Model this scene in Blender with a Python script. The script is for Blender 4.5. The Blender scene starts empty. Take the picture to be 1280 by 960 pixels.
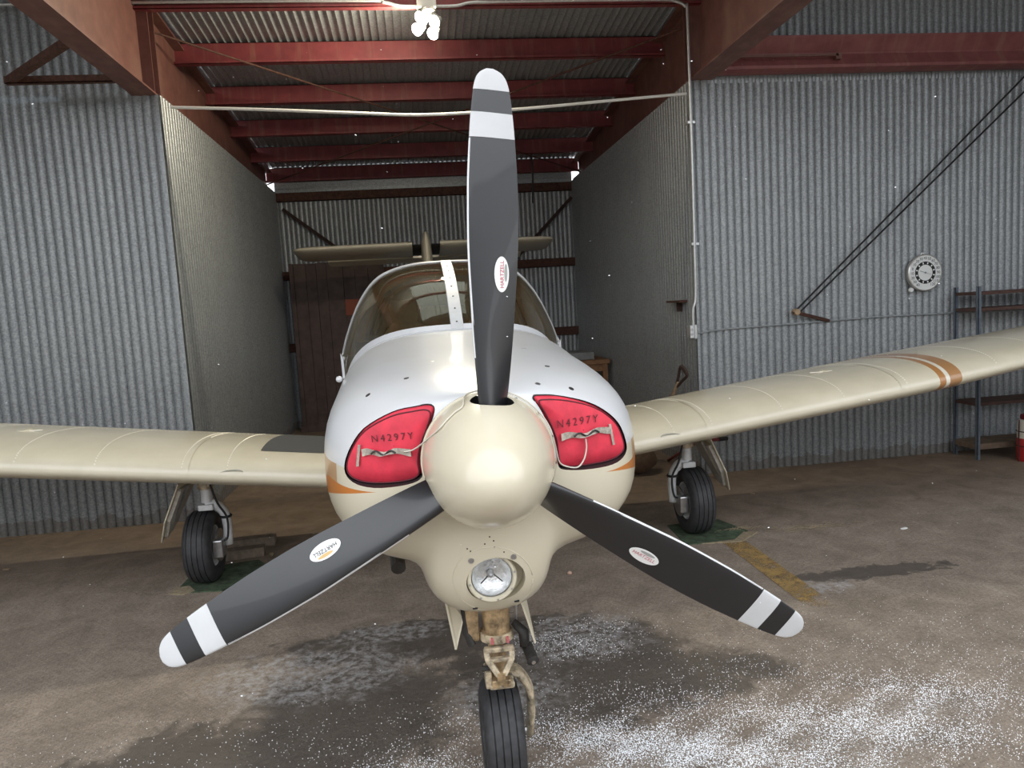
import bpy, bmesh, math, random
import numpy as np
from mathutils import Vector, Matrix
from mathutils.bvhtree import BVHTree
random.seed(7); np.random.seed(7)
PI = math.pi
S = bpy.context.scene
COL = S.collection

# ------------------------------------------------------------------ camera
CAM = np.array([-.1724, -1.8471, 1.5734]); YAW, PIT, ROL, FPX = .1221, .1044, .0597, 919.51
def basis():
    cy, sy, cp, sp = math.cos(YAW), math.sin(YAW), math.cos(PIT), math.sin(PIT)
    F = np.array([sy*cp, cy*cp, -sp]); R = np.array([cy, -sy, 0.]); U = np.cross(R, F)
    R2 = math.cos(ROL)*R - math.sin(ROL)*U
    return F, R2, np.cross(R2, F)
FW, RT, UP = basis()
cd = bpy.data.cameras.new('camera'); cam = bpy.data.objects.new('camera', cd); COL.objects.link(cam)
cam.matrix_world = Matrix(((RT[0], UP[0], -FW[0], CAM[0]), (RT[1], UP[1], -FW[1], CAM[1]), (RT[2], UP[2], -FW[2], CAM[2]), (0, 0, 0, 1)))
cd.sensor_width = 36; cd.lens = FPX/1280*36; cd.clip_start = .02; cd.clip_end = 200
S.camera = cam
def ray(u, v): return FW + RT*(u-640)/FPX - UP*(v-480)/FPX
def onpl(u, v, n, k):
    n = np.array(n, float); d = ray(u, v); return CAM + d*((k - n@CAM)/(n@d))
def onz(u, v, z=0.): return onpl(u, v, (0, 0, 1), z)
def ony(u, v, y): return onpl(u, v, (0, 1, 0), y)
def onx(u, v, x): return onpl(u, v, (1, 0, 0), x)

# ------------------------------------------------------------------ world and light: an overcast, snowy day outside the open front
w = bpy.data.worlds.new('sky'); S.world = w; w.use_nodes = True
bg = w.node_tree.nodes['Background']; bg.inputs[0].default_value = (.92, .955, 1, 1); bg.inputs[1].default_value = 1.15
S.view_settings.view_transform = 'Standard'; S.view_settings.look = 'None'
S.view_settings.gamma = 1; S.view_settings.use_curve_mapping = False
S.view_settings.exposure = 1.28
BULB = 420.0

# ------------------------------------------------------------------ materials
MATS = {}
class NT:
    def __init__(s, name):
        s.m = bpy.data.materials.new(name); s.m.use_nodes = True; s.t = s.m.node_tree; s.b = s.t.nodes['Principled BSDF']
    def n(s, typ, **kw):
        x = s.t.nodes.new('ShaderNode'+typ)
        for k, v in kw.items():
            if hasattr(x, k): setattr(x, k, v)
            else: x.inputs[k.replace('_', ' ')].default_value = v
        return x
    def l(s, a, b): s.t.links.new(a, b)
    def obj(s):
        return s.n('TexCoord').outputs['Object']
    def geo(s): return s.n('NewGeometry').outputs['Position']
    def noise(s, vec, scale, detail=4, rough=.6, dist=0):
        x = s.n('TexNoise'); x.inputs['Scale'].default_value = scale; x.inputs['Detail'].default_value = detail
        x.inputs['Roughness'].default_value = rough; x.inputs['Distortion'].default_value = dist
        s.l(vec, x.inputs['Vector']); return x.outputs['Fac']
    def ramp(s, fac, *st):
        r = s.n('ValToRGB'); e = r.color_ramp.elements
        while len(e) < len(st): e.new(.5)
        for q, (p, c) in zip(e, st):
            q.position = p; q.color = (*c, 1) if len(c) == 3 else c
        s.l(fac, r.inputs[0]); return r.outputs[0]
    def mix(s, fac, a, b, mode='MIX'):
        x = s.n('Mix', data_type='RGBA', blend_type=mode)
        for src, i in ((fac, 0), (a, 6), (b, 7)):
            if hasattr(src, 'is_linked'): s.l(src, x.inputs[i])
            elif i == 0: x.inputs[0].default_value = src
            else: x.inputs[i].default_value = (*src, 1)
        return x.outputs[2]
    def math(s, op, a, b=None, c=None):
        x = s.n('Math', operation=op)
        for i, q in enumerate((a, b, c)):
            if q is None: continue
            if hasattr(q, 'is_linked'): s.l(q, x.inputs[i])
            else: x.inputs[i].default_value = q
        return x.outputs[0]
    def sep(s, vec):
        x = s.n('SeparateXYZ'); s.l(vec, x.inputs[0]); return x.outputs
    def bump(s, h, strength=.3, dist=.01):
        x = s.n('Bump'); x.inputs['Strength'].default_value = strength; x.inputs['Distance'].default_value = dist
        s.l(h, x.inputs['Height']); s.l(x.outputs[0], s.b.inputs['Normal'])
    def base(s, c):
        if hasattr(c, 'is_linked'): s.l(c, s.b.inputs['Base Color'])
        else: s.b.inputs['Base Color'].default_value = (*c, 1)
    def set(s, **kw):
        for k, v in kw.items(): s.b.inputs[k.replace('_', ' ')].default_value = v
def simple(name, c, rough=.5, metal=0., coat=0., var=.0, scale=20, bump=0):
    t = NT(name); t.set(Roughness=rough, Metallic=metal); t.b.inputs['Coat Weight'].default_value = coat
    if var:
        f = t.noise(t.obj(), scale, 5)
        lo = tuple(max(0, q*(1-var)) for q in c); hi = tuple(min(1, q*(1+var)) for q in c)
        t.base(t.ramp(f, (.3, lo), (.7, hi)))
        if bump: t.bump(f, bump, .004)
    else: t.base(c)
    MATS[name] = t.m; return t

def mk_galv(name, lo, hi, rough):
    t = NT(name); v = t.obj()
    vo = t.n('TexVoronoi'); vo.inputs['Scale'].default_value = 95; t.l(v, vo.inputs['Vector'])
    sp = t.sep(vo.outputs['Color'])[0]
    big = t.noise(v, 1.6, 4); fine = t.noise(v, 260, 2)
    f = t.math('ADD', t.math('MULTIPLY', sp, .42), t.math('ADD', t.math('MULTIPLY', big, .3), t.math('MULTIPLY', fine, .25)))
    inf = t.n('ObjectInfo'); f = t.math('ADD', f, t.math('MULTIPLY', inf.outputs['Random'], .06))
    c = t.ramp(f, (.22, lo), (.82, hi)); t.base(c)
    # dust and splashes near the foot of the sheets
    z = t.sep(t.geo())[2]; dn = t.noise(t.geo(), 7, 5)
    dust = t.math('GREATER_THAN', t.math('SUBTRACT', t.math('MULTIPLY', dn, .24), z), .02)
    t.base(t.mix(t.math('MULTIPLY', dust, .5), c, (.16, .13, .10)))
    t.set(Metallic=.35, Roughness=rough); t.bump(fine, .12, .002)
    MATS[name] = t.m
mk_galv('galv', (.222, .237, .247), (.425, .447, .46), .43)

def mk_red(name, a, b, streak):
    t = NT(name); v = t.geo()
    mp = t.n('Mapping'); mp.inputs['Scale'].default_value = (14, 3, 1.2) ; t.l(v, mp.inputs['Vector'])
    s1 = t.noise(mp.outputs[0], 1.0, 5); s2 = t.noise(v, 9, 6)
    c = t.ramp(s2, (.3, a), (.7, b))
    c = t.mix(t.math('MULTIPLY', t.ramp(s1, (.52, (0, 0, 0)), (.72, (1, 1, 1))), .55), c, streak)
    t.base(c); t.set(Roughness=.55); t.bump(s2, .1, .003); MATS[name] = t.m
mk_red('red_purlin', (.17, .030, .036), (.24, .046, .05), (.27, .14, .10))
mk_red('red_beam', (.125, .050, .040), (.19, .083, .065), (.26, .15, .115))
mk_red('red_girt', (.20, .06, .06), (.28, .095, .09), (.32, .17, .13))
simple('rust', (.10, .045, .032), .8, .2, 0, .45, 30, .3)
simple('dark_rust', (.055, .032, .026), .8, .2, 0, .4, 30, .3)

# aircraft paint
def mk_paint(name, kind):
    t = NT(name); p = t.geo(); x, y, z = t.sep(p); ax = t.math('ABSOLUTE', x)
    CREAM = (.63, .565, .42); WHITE = (.66, .67, .685); TAN = (.50, .30, .15); ORG = (.55, .19, .035)
    dirt = t.noise(p, 5, 6)
    if kind == 'body':
        top = t.math('GREATER_THAN', z, 1.163)
        c = t.mix(top, (.64, .585, .45), WHITE)
        band = t.math('MULTIPLY', t.math('LESS_THAN', z, 1.165), t.math('GREATER_THAN', z, 1.108))
        band = t.math('MULTIPLY', band, t.math('GREATER_THAN', y, .235)); c = t.mix(band, c, TAN)
        zl = t.math('ADD', 1.048, t.math('MULTIPLY', t.math('MAXIMUM', t.math('SUBTRACT', .40, y), 0.), .19))
        u = t.math('MINIMUM', t.math('MULTIPLY', t.math('SUBTRACT', y, .108), .25), .054)
        ob = t.math('MULTIPLY', t.math('GREATER_THAN', z, zl), t.math('LESS_THAN', z, t.math('ADD', u, zl)))
        c = t.mix(ob, c, ORG)
        c = t.mix(t.math('MULTIPLY', t.ramp(dirt, (.5, (0, 0, 0)), (.75, (1, 1, 1))), .14), c, (.5, .46, .36))
    elif kind == 'wing':
        c = t.ramp(dirt, (.3, (.60, .55, .42)), (.7, (.67, .615, .48)))
        for a, b, cc in ((2.845, 2.885, (.42, .20, .07)), (2.885, 2.91, (.72, .68, .58)), (2.91, 2.99, (.40, .21, .09))):
            c = t.mix(t.math('MULTIPLY', t.math('GREATER_THAN', ax, a), t.math('LESS_THAN', ax, b)), c, cc)
    elif kind == 'tail':
        c = t.ramp(dirt, (.3, (.60, .55, .42)), (.7, (.67, .615, .48)))
    else:
        c = t.ramp(dirt, (.3, (.60, .55, .42)), (.7, (.67, .615, .48)))
    t.base(c); t.set(Roughness=.28); t.b.inputs['Coat Weight'].default_value = .35
    t.b.inputs['Coat Roughness'].default_value = .08
    MATS[name] = t.m
mk_paint('paint_body', 'body'); mk_paint('paint_wing', 'wing'); mk_paint('paint_tail', 'tail'); mk_paint('paint_cream', 'cream')
simple('paint_white', (.66, .67, .69), .3, 0, .3, .04, 12)
simple('spinner_paint', (.64, .585, .45), .24, 0, .3, .03, 8)
simple('blade_black', (.009, .0098, .012), .36, 0, .25, .2, 12); MATS['blade_black'].node_tree.nodes['Principled BSDF'].inputs['Specular IOR Level'].default_value = .7
simple('blade_grey', (.115, .125, .145), .4, 0, .2, .1, 12)
simple('strip_grey', (.58, .59, .60), .5, .1, 0, .05, 40)
simple('white_band', (.57, .58, .59), .4, 0, 0, .03, 20)
simple('edge_metal', (.72, .73, .75), .35, .3)
simple('plug_red', (.66, .035, .065), .62, 0, 0, .22, 14, .15)
simple('plug_red_light', (.70, .12, .16), .6, 0, 0, .1, 9)
simple('black', (.012, .012, .013), .6)
simple('dark_print', (.10, .012, .02), .7)
simple('strap', (.40, .355, .30), .85, 0, 0, .4, 90, .4)
simple('cord', (.62, .58, .50), .8)
simple('rubber', (.030, .030, .033), .6, 0, 0, .4, 40)
simple('groove', (.006, .006, .006), .8)
simple('gear_white', (.66, .67, .68), .35, .1, .2, .1, 30)
simple('steel', (.45, .45, .46), .32, .9, 0, .15, 40)
simple('chrome', (.80, .80, .80), .1, 1)
simple('bronze', (.43, .31, .18), .38, .45, 0, .7, 30)
simple('grimy_cream', (.40, .33, .23), .45, .1, 0, .75, 38)
simple('grimy_dark', (.035, .032, .03), .6, .2, 0, .4, 40)
simple('door_inner', (.50, .47, .42), .5, .1, 0, .25, 30)
simple('walkway', (.072, .073, .072), .95, 0, 0, .25, 160, .6)
simple('rivet', (.78, .74, .64), .35, .1)
simple('decal_white', (.84, .85, .84), .4)
simple('decal_gold', (.62, .42, .17), .5)
simple('decal_grey', (.36, .37, .35), .5)
simple('decal_red', (.55, .10, .13), .5)
simple('interior_tan', (.50, .34, .20), .7, 0, 0, .2, 12)
simple('interior_beige', (.78, .60, .40), .7, 0, 0, .15, 12)
simple('interior_dark', (.03, .026, .022), .8)
simple('carpet', (.36, .27, .18), .95)
simple('glareshield', (.014, .013, .012), .8)
simple('wood_dark', (.085, .056, .048), .7, 0, 0, .35, 7, .2)
simple('wood_mid', (.24, .125, .06), .7, 0, 0, .3, 14, .2)
simple('wood_grey', (.18, .14, .105), .85, 0, 0, .35, 18, .3)
simple('wood_pale', (.38, .27, .17), .8, 0, 0, .3, 18, .2)
simple('sign_orange', (.24, .05, .018), .6)
simple('box_grey', (.22, .23, .24), .7, 0, 0, .15, 10)
simple('mat_green', (.050, .075, .042), .9, 0, 0, .65, 16, .3)
simple('mat_edge', (.26, .21, .14), .9, 0, 0, .3, 40)
simple('white_wire', (.72, .72, .68), .5)
simple('conduit', (.55, .56, .56), .35, .6, 0, .1, 30)
simple('grey_cable', (.30, .32, .33), .5)
simple('box_metal', (.62, .63, .63), .35, .6, 0, .15, 60)
simple('post_blue', (.15, .18, .22), .5, .3, 0, .2, 25)
simple('shelf_brown', (.085, .045, .035), .75, 0, 0, .35, 18, .2)
simple('shelf_dust', (.17, .12, .085), .85, 0, 0, .3, 18, .2)
simple('can_red', (.42, .025, .025), .4, 0, .2, .1, 15)
simple('can_white', (.70, .66, .58), .5)
simple('can_cap', (.16, .01, .02), .4)
simple('handle_red', (.20, .03, .025), .5, 0, 0, .3, 30)
simple('dial_white', (.82, .83, .82), .4)
simple('dial_black', (.015, .017, .016), .5)
simple('dial_rim', (.62, .60, .56), .3, .7)
simple('brown_leather', (.12, .07, .04), .8, 0, 0, .3, 20)
simple('straw', (.34, .27, .18), .9)
simple('pebble', (.55, .36, .28), .8)
simple('snow', (.90, .92, .95), .6)
simple('reflector', (.88, .89, .9), .25, .85, 0, .25, 75, 1.0)
# yellow line paint, worn
t = NT('line_yellow'); n1 = t.noise(t.geo(), 11, 6, .7); n2 = t.noise(t.geo(), 110, 3)
t.base(t.ramp(n1, (.35, (.30, .20, .09)), (.65, (.40, .26, .09)))); t.set(Roughness=.85)
ly_ = t.sep(t.geo())[1]; fade = t.n('MapRange'); t.l(ly_, fade.inputs[0]); fade.inputs[1].default_value = 1.2; fade.inputs[2].default_value = 1.7; fade.inputs[3].default_value = -.30; fade.inputs[4].default_value = .0
al = t.ramp(t.math('ADD', fade.outputs[0], t.math('ADD', t.math('MULTIPLY', n1, .6), t.math('MULTIPLY', n2, .4))), (.38, (0, 0, 0)), (.54, (.85, .85, .85)))
t.l(al, t.b.inputs['Alpha']); MATS['line_yellow'] = t.m
simple('mark_yellow', (.55, .40, .06), .6)
# glass
t = NT('glass_tint'); t.base((.92, .86, .70)); t.set(Roughness=.015, IOR=1.5); t.b.inputs['Transmission Weight'].default_value = 1; MATS['glass_tint'] = t.m
t.b.inputs['Thin Film Thickness'].default_value = 0
def thin_glass(name, tint, refl, dust=0.):
    t = NT(name); nt = t.t
    tr = t.n('BsdfTransparent'); tr.inputs[0].default_value = (*tint, 1)
    gl = t.n('BsdfGlossy'); gl.inputs['Roughness'].default_value = .02
    lw = t.n('LayerWeight'); lw.inputs['Blend'].default_value = refl
    mx = t.n('MixShader'); t.l(lw.outputs['Fresnel'], mx.inputs[0]); t.l(tr.outputs[0], mx.inputs[1]); t.l(gl.outputs[0], mx.inputs[2])
    o_ = mx.outputs[0]
    if dust:        # film of dust, its amber also standing in for reflections on the pane
        df = t.n('BsdfDiffuse'); df.inputs[0].default_value = (.56, .43, .22, 1); m2 = t.n('MixShader'); m2.inputs[0].default_value = dust
        t.l(o_, m2.inputs[1]); t.l(df.outputs[0], m2.inputs[2]); o_ = m2.outputs[0]
    t.l(o_, nt.nodes['Material Output'].inputs[0]); MATS[name] = t.m
thin_glass('windshield_glass', (.94, .86, .66), .46, .06)
thin_glass('lens_glass', (.97, .98, .98), .12)
# lamp
t = NT('bulb'); t.base((1, .9, .7)); t.b.inputs['Emission Color'].default_value = (1, .90, .68, 1); t.b.inputs['Emission Strength'].default_value = BULB; MATS['bulb'] = t.m
# translucent roof sheet
t = NT('skylight_sheet'); tl = t.n('BsdfTranslucent'); tl.inputs[0].default_value = (.52, .54, .45, 1)
t.l(tl.outputs[0], t.t.nodes['Material Output'].inputs[0]); MATS['skylight_sheet'] = t.m

# floor: packed dirty asphalt, damp stains, frost, wind-blown snow dust
def mk_floor():
    t = NT('floor_asphalt'); p = t.geo(); x, y, z = t.sep(p)
    big = t.noise(p, .75, 5, .6, .4); mid = t.noise(p, 4.5, 6, .65, .5); fine = t.noise(p, 48, 6, .8); grit = t.noise(p, 190, 3, .7)
    c = t.ramp(mid, (.30, (.215, .172, .136)), (.5, (.30, .245, .196)), (.72, (.40, .332, .27)))
    c = t.mix(t.ramp(fine, (.36, (0, 0, 0)), (.6, (1, 1, 1))), t.mix(1.0, c, (.62, .60, .58), 'MULTIPLY'), c)
    c = t.mix(t.math('MULTIPLY', t.ramp(grit, (.56, (0, 0, 0)), (.66, (1, 1, 1))), .42), c, (.50, .44, .375))
    def blob(cx, cy, rx, ry, soft, jit, sc):
        dx = t.math('DIVIDE', t.math('SUBTRACT', x, cx), rx); dy = t.math('DIVIDE', t.math('SUBTRACT', y, cy), ry)
        d = t.math('SQRT', t.math('ADD', t.math('MULTIPLY', dx, dx), t.math('MULTIPLY', dy, dy)))
        nz = t.noise(p, sc, 6, .65, .8)
        d = t.math('ADD', d, t.math('MULTIPLY', t.math('SUBTRACT', nz, .5), jit))
        return t.ramp(d, (1-soft, (1, 1, 1)), (1.0, (0, 0, 0)))
    c = t.mix(t.math('MULTIPLY', t.ramp(t.noise(p, 95, 3, .7), (.36, (1, 1, 1)), (.50, (0, 0, 0))), .40), c, (.07, .06, .052))
    # brown soil towards the walls
    soil = t.ramp(t.math('ADD', y, t.math('MULTIPLY', t.math('SUBTRACT', big, .5), 1.6)), (0, (0, 0, 0)), (1, (1, 1, 1)))
    mr = t.n('MapRange'); t.l(t.math('ADD', y, t.math('MULTIPLY', t.math('SUBTRACT', big, .5), 1.4)), mr.inputs[0])
    mr.inputs[1].default_value = 2.6; mr.inputs[2].default_value = 4.0
    soilc = t.ramp(mid, (.3, (.165, .115, .078)), (.7, (.285, .205, .145)))
    c = t.mix(t.math('MULTIPLY', mr.outputs[0], .85), c, soilc)
    # damp patches
    wet = None
    for a in ((.40, 1.15, .62, .52, .22, 1.3, 6.0), (-.55, 1.0, .5, .5, .3, 1.4, 6.0), (.85, 1.0, .45, .22, .3, 1.6, 7.0), (-.25, 1.60, .75, .24, .2, 1.5, 8.0),
              (-1.1, .75, .5, .35, .25, 1.8, 8.0), (2.2, 1.82, .50, .09, .10, 2.6, 14.0)):
        b = blob(*a); wet = b if wet is None else t.math('MAXIMUM', wet, b)
    c = t.mix(t.math('MULTIPLY', wet, .80), c, t.mix(mid, (.045, .039, .034), (.10, .086, .073)))
    # grey frosty bloom
    fr = None
    for a in ((-.75, 1.38, .52, .30, .35, 1.6, 9.0), (.45, 1.45, .40, .28, .35, 1.5, 9.0), (-.40, 1.72, .35, .12, .4, 1.6, 9.0), (1.85, 1.70, .22, .10, .5, 1.8, 10.0), (.10, 1.0, .3, .25, .6, 1.4, 8)):
        b = blob(*a); fr = b if fr is None else t.math('MAXIMUM', fr, b)
    fz = t.ramp(t.noise(p, 26, 6, .7), (.42, (0, 0, 0)), (.62, (1, 1, 1)))
    c = t.mix(t.math('MULTIPLY', t.math('MULTIPLY', fr, fz), .70), c, (.46, .45, .45))
    # snow dust
    sn = None
    for a in ((1.15, .40, .60, .20, .8, 1.2, 4.0), (.62, .48, .38, .16, .8, 1.1, 4.0), (1.6, .55, .35, .12, .9, 1.2, 5.0)):
        b = blob(*a); sn = b if sn is None else t.math('MAXIMUM', sn, b)
    out = t.n('MapRange'); t.l(y, out.inputs[0]); out.inputs[1].default_value = .1; out.inputs[2].default_value = -1.2
    sn = t.math('MAXIMUM', sn, t.math('MULTIPLY', out.outputs[0], .22))
    sf = t.ramp(t.noise(p, 120, 4, .75), (.54, (0, 0, 0)), (.60, (1, 1, 1)))
    snm = t.math('MULTIPLY', t.math('MULTIPLY', sn, sf), .85)
    c = t.mix(snm, c, (.74, .76, .79))
    t.base(c)
    r = t.math('SUBTRACT', .92, t.math('MULTIPLY', wet, .38)); t.l(r, t.b.inputs['Roughness'])
    h = t.math('ADD', t.math('MULTIPLY', mid, .8), t.math('ADD', t.math('MULTIPLY', fine, .35), t.math('MULTIPLY', snm, .3)))
    t.bump(h, .8, .02); MATS['floor_asphalt'] = t.m
mk_floor()

# ------------------------------------------------------------------ mesh helpers
def tag(o, label, cat, group=None):
    o['label'] = label; o['category'] = cat
    if group: o['group'] = group
    return o
def struct(o): o['kind'] = 'structure'; return o
def empty(name, loc=(0, 0, 0), rz=0.):
    o = bpy.data.objects.new(name, None); COL.objects.link(o); o.location = loc; o.rotation_euler.z = rz; o.empty_display_size = .1; return o
def link(name, me, mat, parent=None, smooth=None):
    if mat is not None:
        for q in (mat if isinstance(mat, (list, tuple)) else [mat]): me.materials.append(MATS[q])
    if smooth is not None:
        me.polygons.foreach_set('use_smooth', [True]*len(me.polygons))
        if smooth < 179: me.set_sharp_from_angle(angle=math.radians(smooth))
    o = bpy.data.objects.new(name, me); COL.objects.link(o)
    if parent is not None: o.parent = parent
    return o
class MB:
    def __init__(s): s.v = []; s.f = []
    def add(s, v, f):
        k = len(s.v); s.v += [tuple(map(float, q)) for q in v]; s.f += [tuple(i+k for i in q) for q in f]; return s
    def box(s, a, b):
        (x0, y0, z0), (x1, y1, z1) = a, b
        v = [(x0, y0, z0), (x1, y0, z0), (x1, y1, z0), (x0, y1, z0), (x0, y0, z1), (x1, y0, z1), (x1, y1, z1), (x0, y1, z1)]
        return s.add(v, [(0, 3, 2, 1), (4, 5, 6, 7), (0, 1, 5, 4), (1, 2, 6, 5), (2, 3, 7, 6), (3, 0, 4, 7)])
    def hexa(s, bot, top):
        return s.add(list(bot)+list(top), [(0, 3, 2, 1), (4, 5, 6, 7), (0, 1, 5, 4), (1, 2, 6, 5), (2, 3, 7, 6), (3, 0, 4, 7)])
    def grid(s, rows, cu=False, cv=False, cap=False):
        n, m = len(rows), len(rows[0]); v = [p for r in rows for p in r]; f = []
        for i in range(n if cv else n-1):
            for j in range(m if cu else m-1):
                f.append((i*m+j, i*m+(j+1) % m, ((i+1) % n)*m+(j+1) % m, ((i+1) % n)*m+j))
        if cap: f += [tuple(range(m))[::-1], tuple(range((n-1)*m, n*m))]
        return s.add(v, f)
    def tube(s, pts, r, seg=8, closed=False):
        pts = [Vector(p) for p in pts]; rs = r if isinstance(r, (list, tuple)) else [r]*len(pts); rows = []
        n = len(pts); up = None
        for i, p in enumerate(pts):
            a = pts[(i-1) % n] if closed or i else p; b = pts[(i+1) % n] if closed or i < n-1 else p
            d = (b-a).normalized()
            if up is None: up = d.orthogonal().normalized()
            up = (up - d*up.dot(d)).normalized(); sd = d.cross(up)
            rows.append([p + (up*math.cos(2*PI*k/seg) + sd*math.sin(2*PI*k/seg))*rs[i] for k in range(seg)])
        return s.grid(rows, cu=True, cv=closed, cap=not closed)
    def lathe(s, prof, axis=(0, 0, 1), org=(0, 0, 0), seg=32, cap=False):
        ax = Vector(axis).normalized(); u = ax.orthogonal().normalized(); v = ax.cross(u); o = Vector(org)
        rows = [[o + ax*h + (u*math.cos(2*PI*k/seg) + v*math.sin(2*PI*k/seg))*r for k in range(seg)] for r, h in prof]
        return s.grid(rows, cu=True, cap=cap)
    def prism(s, poly, d):            # extrude a closed 3-D outline along d
        n = len(poly); d = Vector(d); a = [Vector(p) for p in poly]; b = [p+d for p in a]
        return s.add(a+b, [tuple(range(n))[::-1], tuple(range(n, 2*n))]+[(i, (i+1) % n, n+(i+1) % n, n+i) for i in range(n)])
    def mesh(s, name):
        me = bpy.data.meshes.new(name); me.from_pydata(s.v, [], s.f); me.update()
        bm = bmesh.new(); bm.from_mesh(me); bmesh.ops.recalc_face_normals(bm, faces=bm.faces[:]); bm.to_mesh(me); bm.free()
        return me
    def ob(s, name, mat, parent=None, smooth=None): return link(name, s.mesh(name), mat, parent, smooth)
def bevel(o, wd=.005, seg=2):
    m = o.modifiers.new('bevel', 'BEVEL'); m.width = wd; m.segments = seg; m.limit_method = 'ANGLE'; m.angle_limit = math.radians(40); return o
def pchip(xs, ys, x):
    xs, ys = np.array(xs, float), np.array(ys, float); h = np.diff(xs); d = np.diff(ys)/h; m = np.zeros_like(ys)
    m[0], m[-1] = d[0], d[-1]
    for i in range(1, len(xs)-1):
        m[i] = 0 if d[i-1]*d[i] <= 0 else 2/(1/d[i-1]+1/d[i])
    i = int(np.clip(np.searchsorted(xs, x)-1, 0, len(h)-1)); t = min(max((x-xs[i])/h[i], 0), 1); H = h[i]
    return float((2*t**3-3*t**2+1)*ys[i]+(t**3-2*t**2+t)*H*m[i]+(-2*t**3+3*t**2)*ys[i+1]+(t**3-t**2)*H*m[i+1])
def catmull(pts, n, closed=False):
    P = [np.array(p, float) for p in pts]; N = len(P); out = []; segs = N if closed else N-1
    g = lambda i: P[i % N] if closed else (P[i] if 0 <= i < N else (2*P[0]-P[1] if i < 0 else 2*P[-1]-P[-2]))
    for k in range(n):
        t = k/n*segs if closed else k/(n-1)*segs
        i = min(int(t), segs-1); t -= i; a, b, c, d = g(i-1), g(i), g(i+1), g(i+2)
        out.append(.5*((2*b)+(c-a)*t+(2*a-5*b+4*c-d)*t*t+(3*b-a-3*c+d)*t**3))
    return out
def text_mesh(txt, size, name, sp=1.):
    cu = bpy.data.curves.new(name, 'FONT'); cu.body = txt; cu.size = size; cu.align_x = 'CENTER'; cu.align_y = 'CENTER'; cu.resolution_u = 3; cu.space_character = sp
    o = bpy.data.objects.new(name, cu); COL.objects.link(o)
    dg = bpy.context.evaluated_depsgraph_get(); me = bpy.data.meshes.new_from_object(o.evaluated_get(dg))
    bpy.data.objects.remove(o); bpy.data.curves.remove(cu); me.name = name; return me
def boolean_cut(me, cutters):
    o = bpy.data.objects.new('tmp', me); COL.objects.link(o); tmp = []
    for c in cutters:
        k = bpy.data.objects.new('cut', c); COL.objects.link(k); tmp.append(k)
        m = o.modifiers.new('b', 'BOOLEAN'); m.operation = 'DIFFERENCE'; m.object = k; m.solver = 'EXACT'; m.material_mode = 'TRANSFER'
    bpy.context.view_layer.update()
    dg = bpy.context.evaluated_depsgraph_get(); out = bpy.data.meshes.new_from_object(o.evaluated_get(dg))
    for k in tmp+[o]: bpy.data.objects.remove(k)
    return out

# ================================================================== SETTING
LX, RX, WY, BY = -2.03, 2.23, 4.30, 9.06          # alcove side walls, front wall plane, back wall
ZT = 3.35                                          # wall head / rafter underside
def roofz(y): return 4.045 + .094*(5.16-y)         # underside of the roof sheets
PITCH, AMP = .0677, .019
fl = MB(); fl.grid([[(-30+60*i/30, -30+45*j/30, 0) for i in range(31)] for j in range(31)])
struct(fl.ob('floor', 'floor_asphalt'))

SHEETS = {}
def sheet_mesh(wd, ht, mat):
    key = (round(wd, 3), round(ht, 3), mat)
    if key not in SHEETS:
        n = max(8, int(round(wd/PITCH*10))); rows = []
        for v in (0, ht):
            rows.append([(wd*i/n, -AMP*abs(math.cos(PI*(wd*i/n)/PITCH))**.5, v) for i in range(n+1)])
        me = MB().grid(rows).mesh('sheet'); me.materials.append(MATS[mat]); me.polygons.foreach_set('use_smooth', [True]*len(me.polygons))
        me.set_sharp_from_angle(angle=math.radians(75)); SHEETS[key] = me
    return SHEETS[key]
def put_sheet(parent, mat, wd, ht, M):
    o = bpy.data.objects.new('sheet', sheet_mesh(wd, ht, mat)); COL.objects.link(o); o.parent = parent; o.matrix_world = M; return o
SW = PITCH*10
def wall(name, org, rz, length, rows, mat):
    e = struct(empty(name, org, rz)); bpy.context.view_layer.update()
    k = int(math.ceil(length/SW-1e-6))
    for (z0, z1, off, *tr) in rows:
        t0, t1 = tr if tr else (0, 0)
        for i in range(k):
            wd = min(SW, length-t0-t1-i*SW)
            if wd < .01: continue
            o = bpy.data.objects.new('sheet', sheet_mesh(wd, z1-z0, mat)); COL.objects.link(o); o.parent = e
            o.location = (t0+i*SW, off, z0)
    return e
wall('wall_left', (LX-.02-6*SW, WY+.015, 0), 0, 6*SW+.02, [(-.02, 3.285, -.004), (3.24, ZT+.01, 0), (ZT-.03, 4.4, 0., 0, .1)], 'galv')
wall('wall_right', (RX+.0, WY+.015, 0), 0, 6*SW, [(-.02, 3.285, -.004), (3.24, ZT+.05, 0), (ZT-.01, 4.4, .002, .1, 0)], 'galv')
wall('wall_alcove_left', (LX, WY, 0), PI/2, BY-WY, [(-.02, ZT+.01, 0)], 'galv')
wall('wall_alcove_right', (RX, BY, 0), -PI/2, BY-WY, [(-.02, ZT+.01, 0)], 'galv')
wall('wall_back', (LX, BY, 0), 0, RX-LX, [(-.02, 3.5, 0)], 'galv')
wall('wall_end_left', (-6.1, -.2, 0), PI/2, 4.5, [(-.02, 4.7, 0)], 'galv')
wall('wall_end_right', (6.29, 4.3, 0), -PI/2, 4.5, [(-.02, 4.7, 0)], 'galv')
m = MB().box((-22, -15, 0), (22, -14, 4.6)); m.add([(-22.3, -13.8, 4.55), (22.3, -13.8, 4.55), (22.3, -20, 5.9), (-22.3, -20, 5.9)], [(0, 1, 2, 3)])
struct(m.ob('wall_opposite_added', 'galv'))  # unseen hangar front behind the camera, added for reflections on the nose
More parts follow.
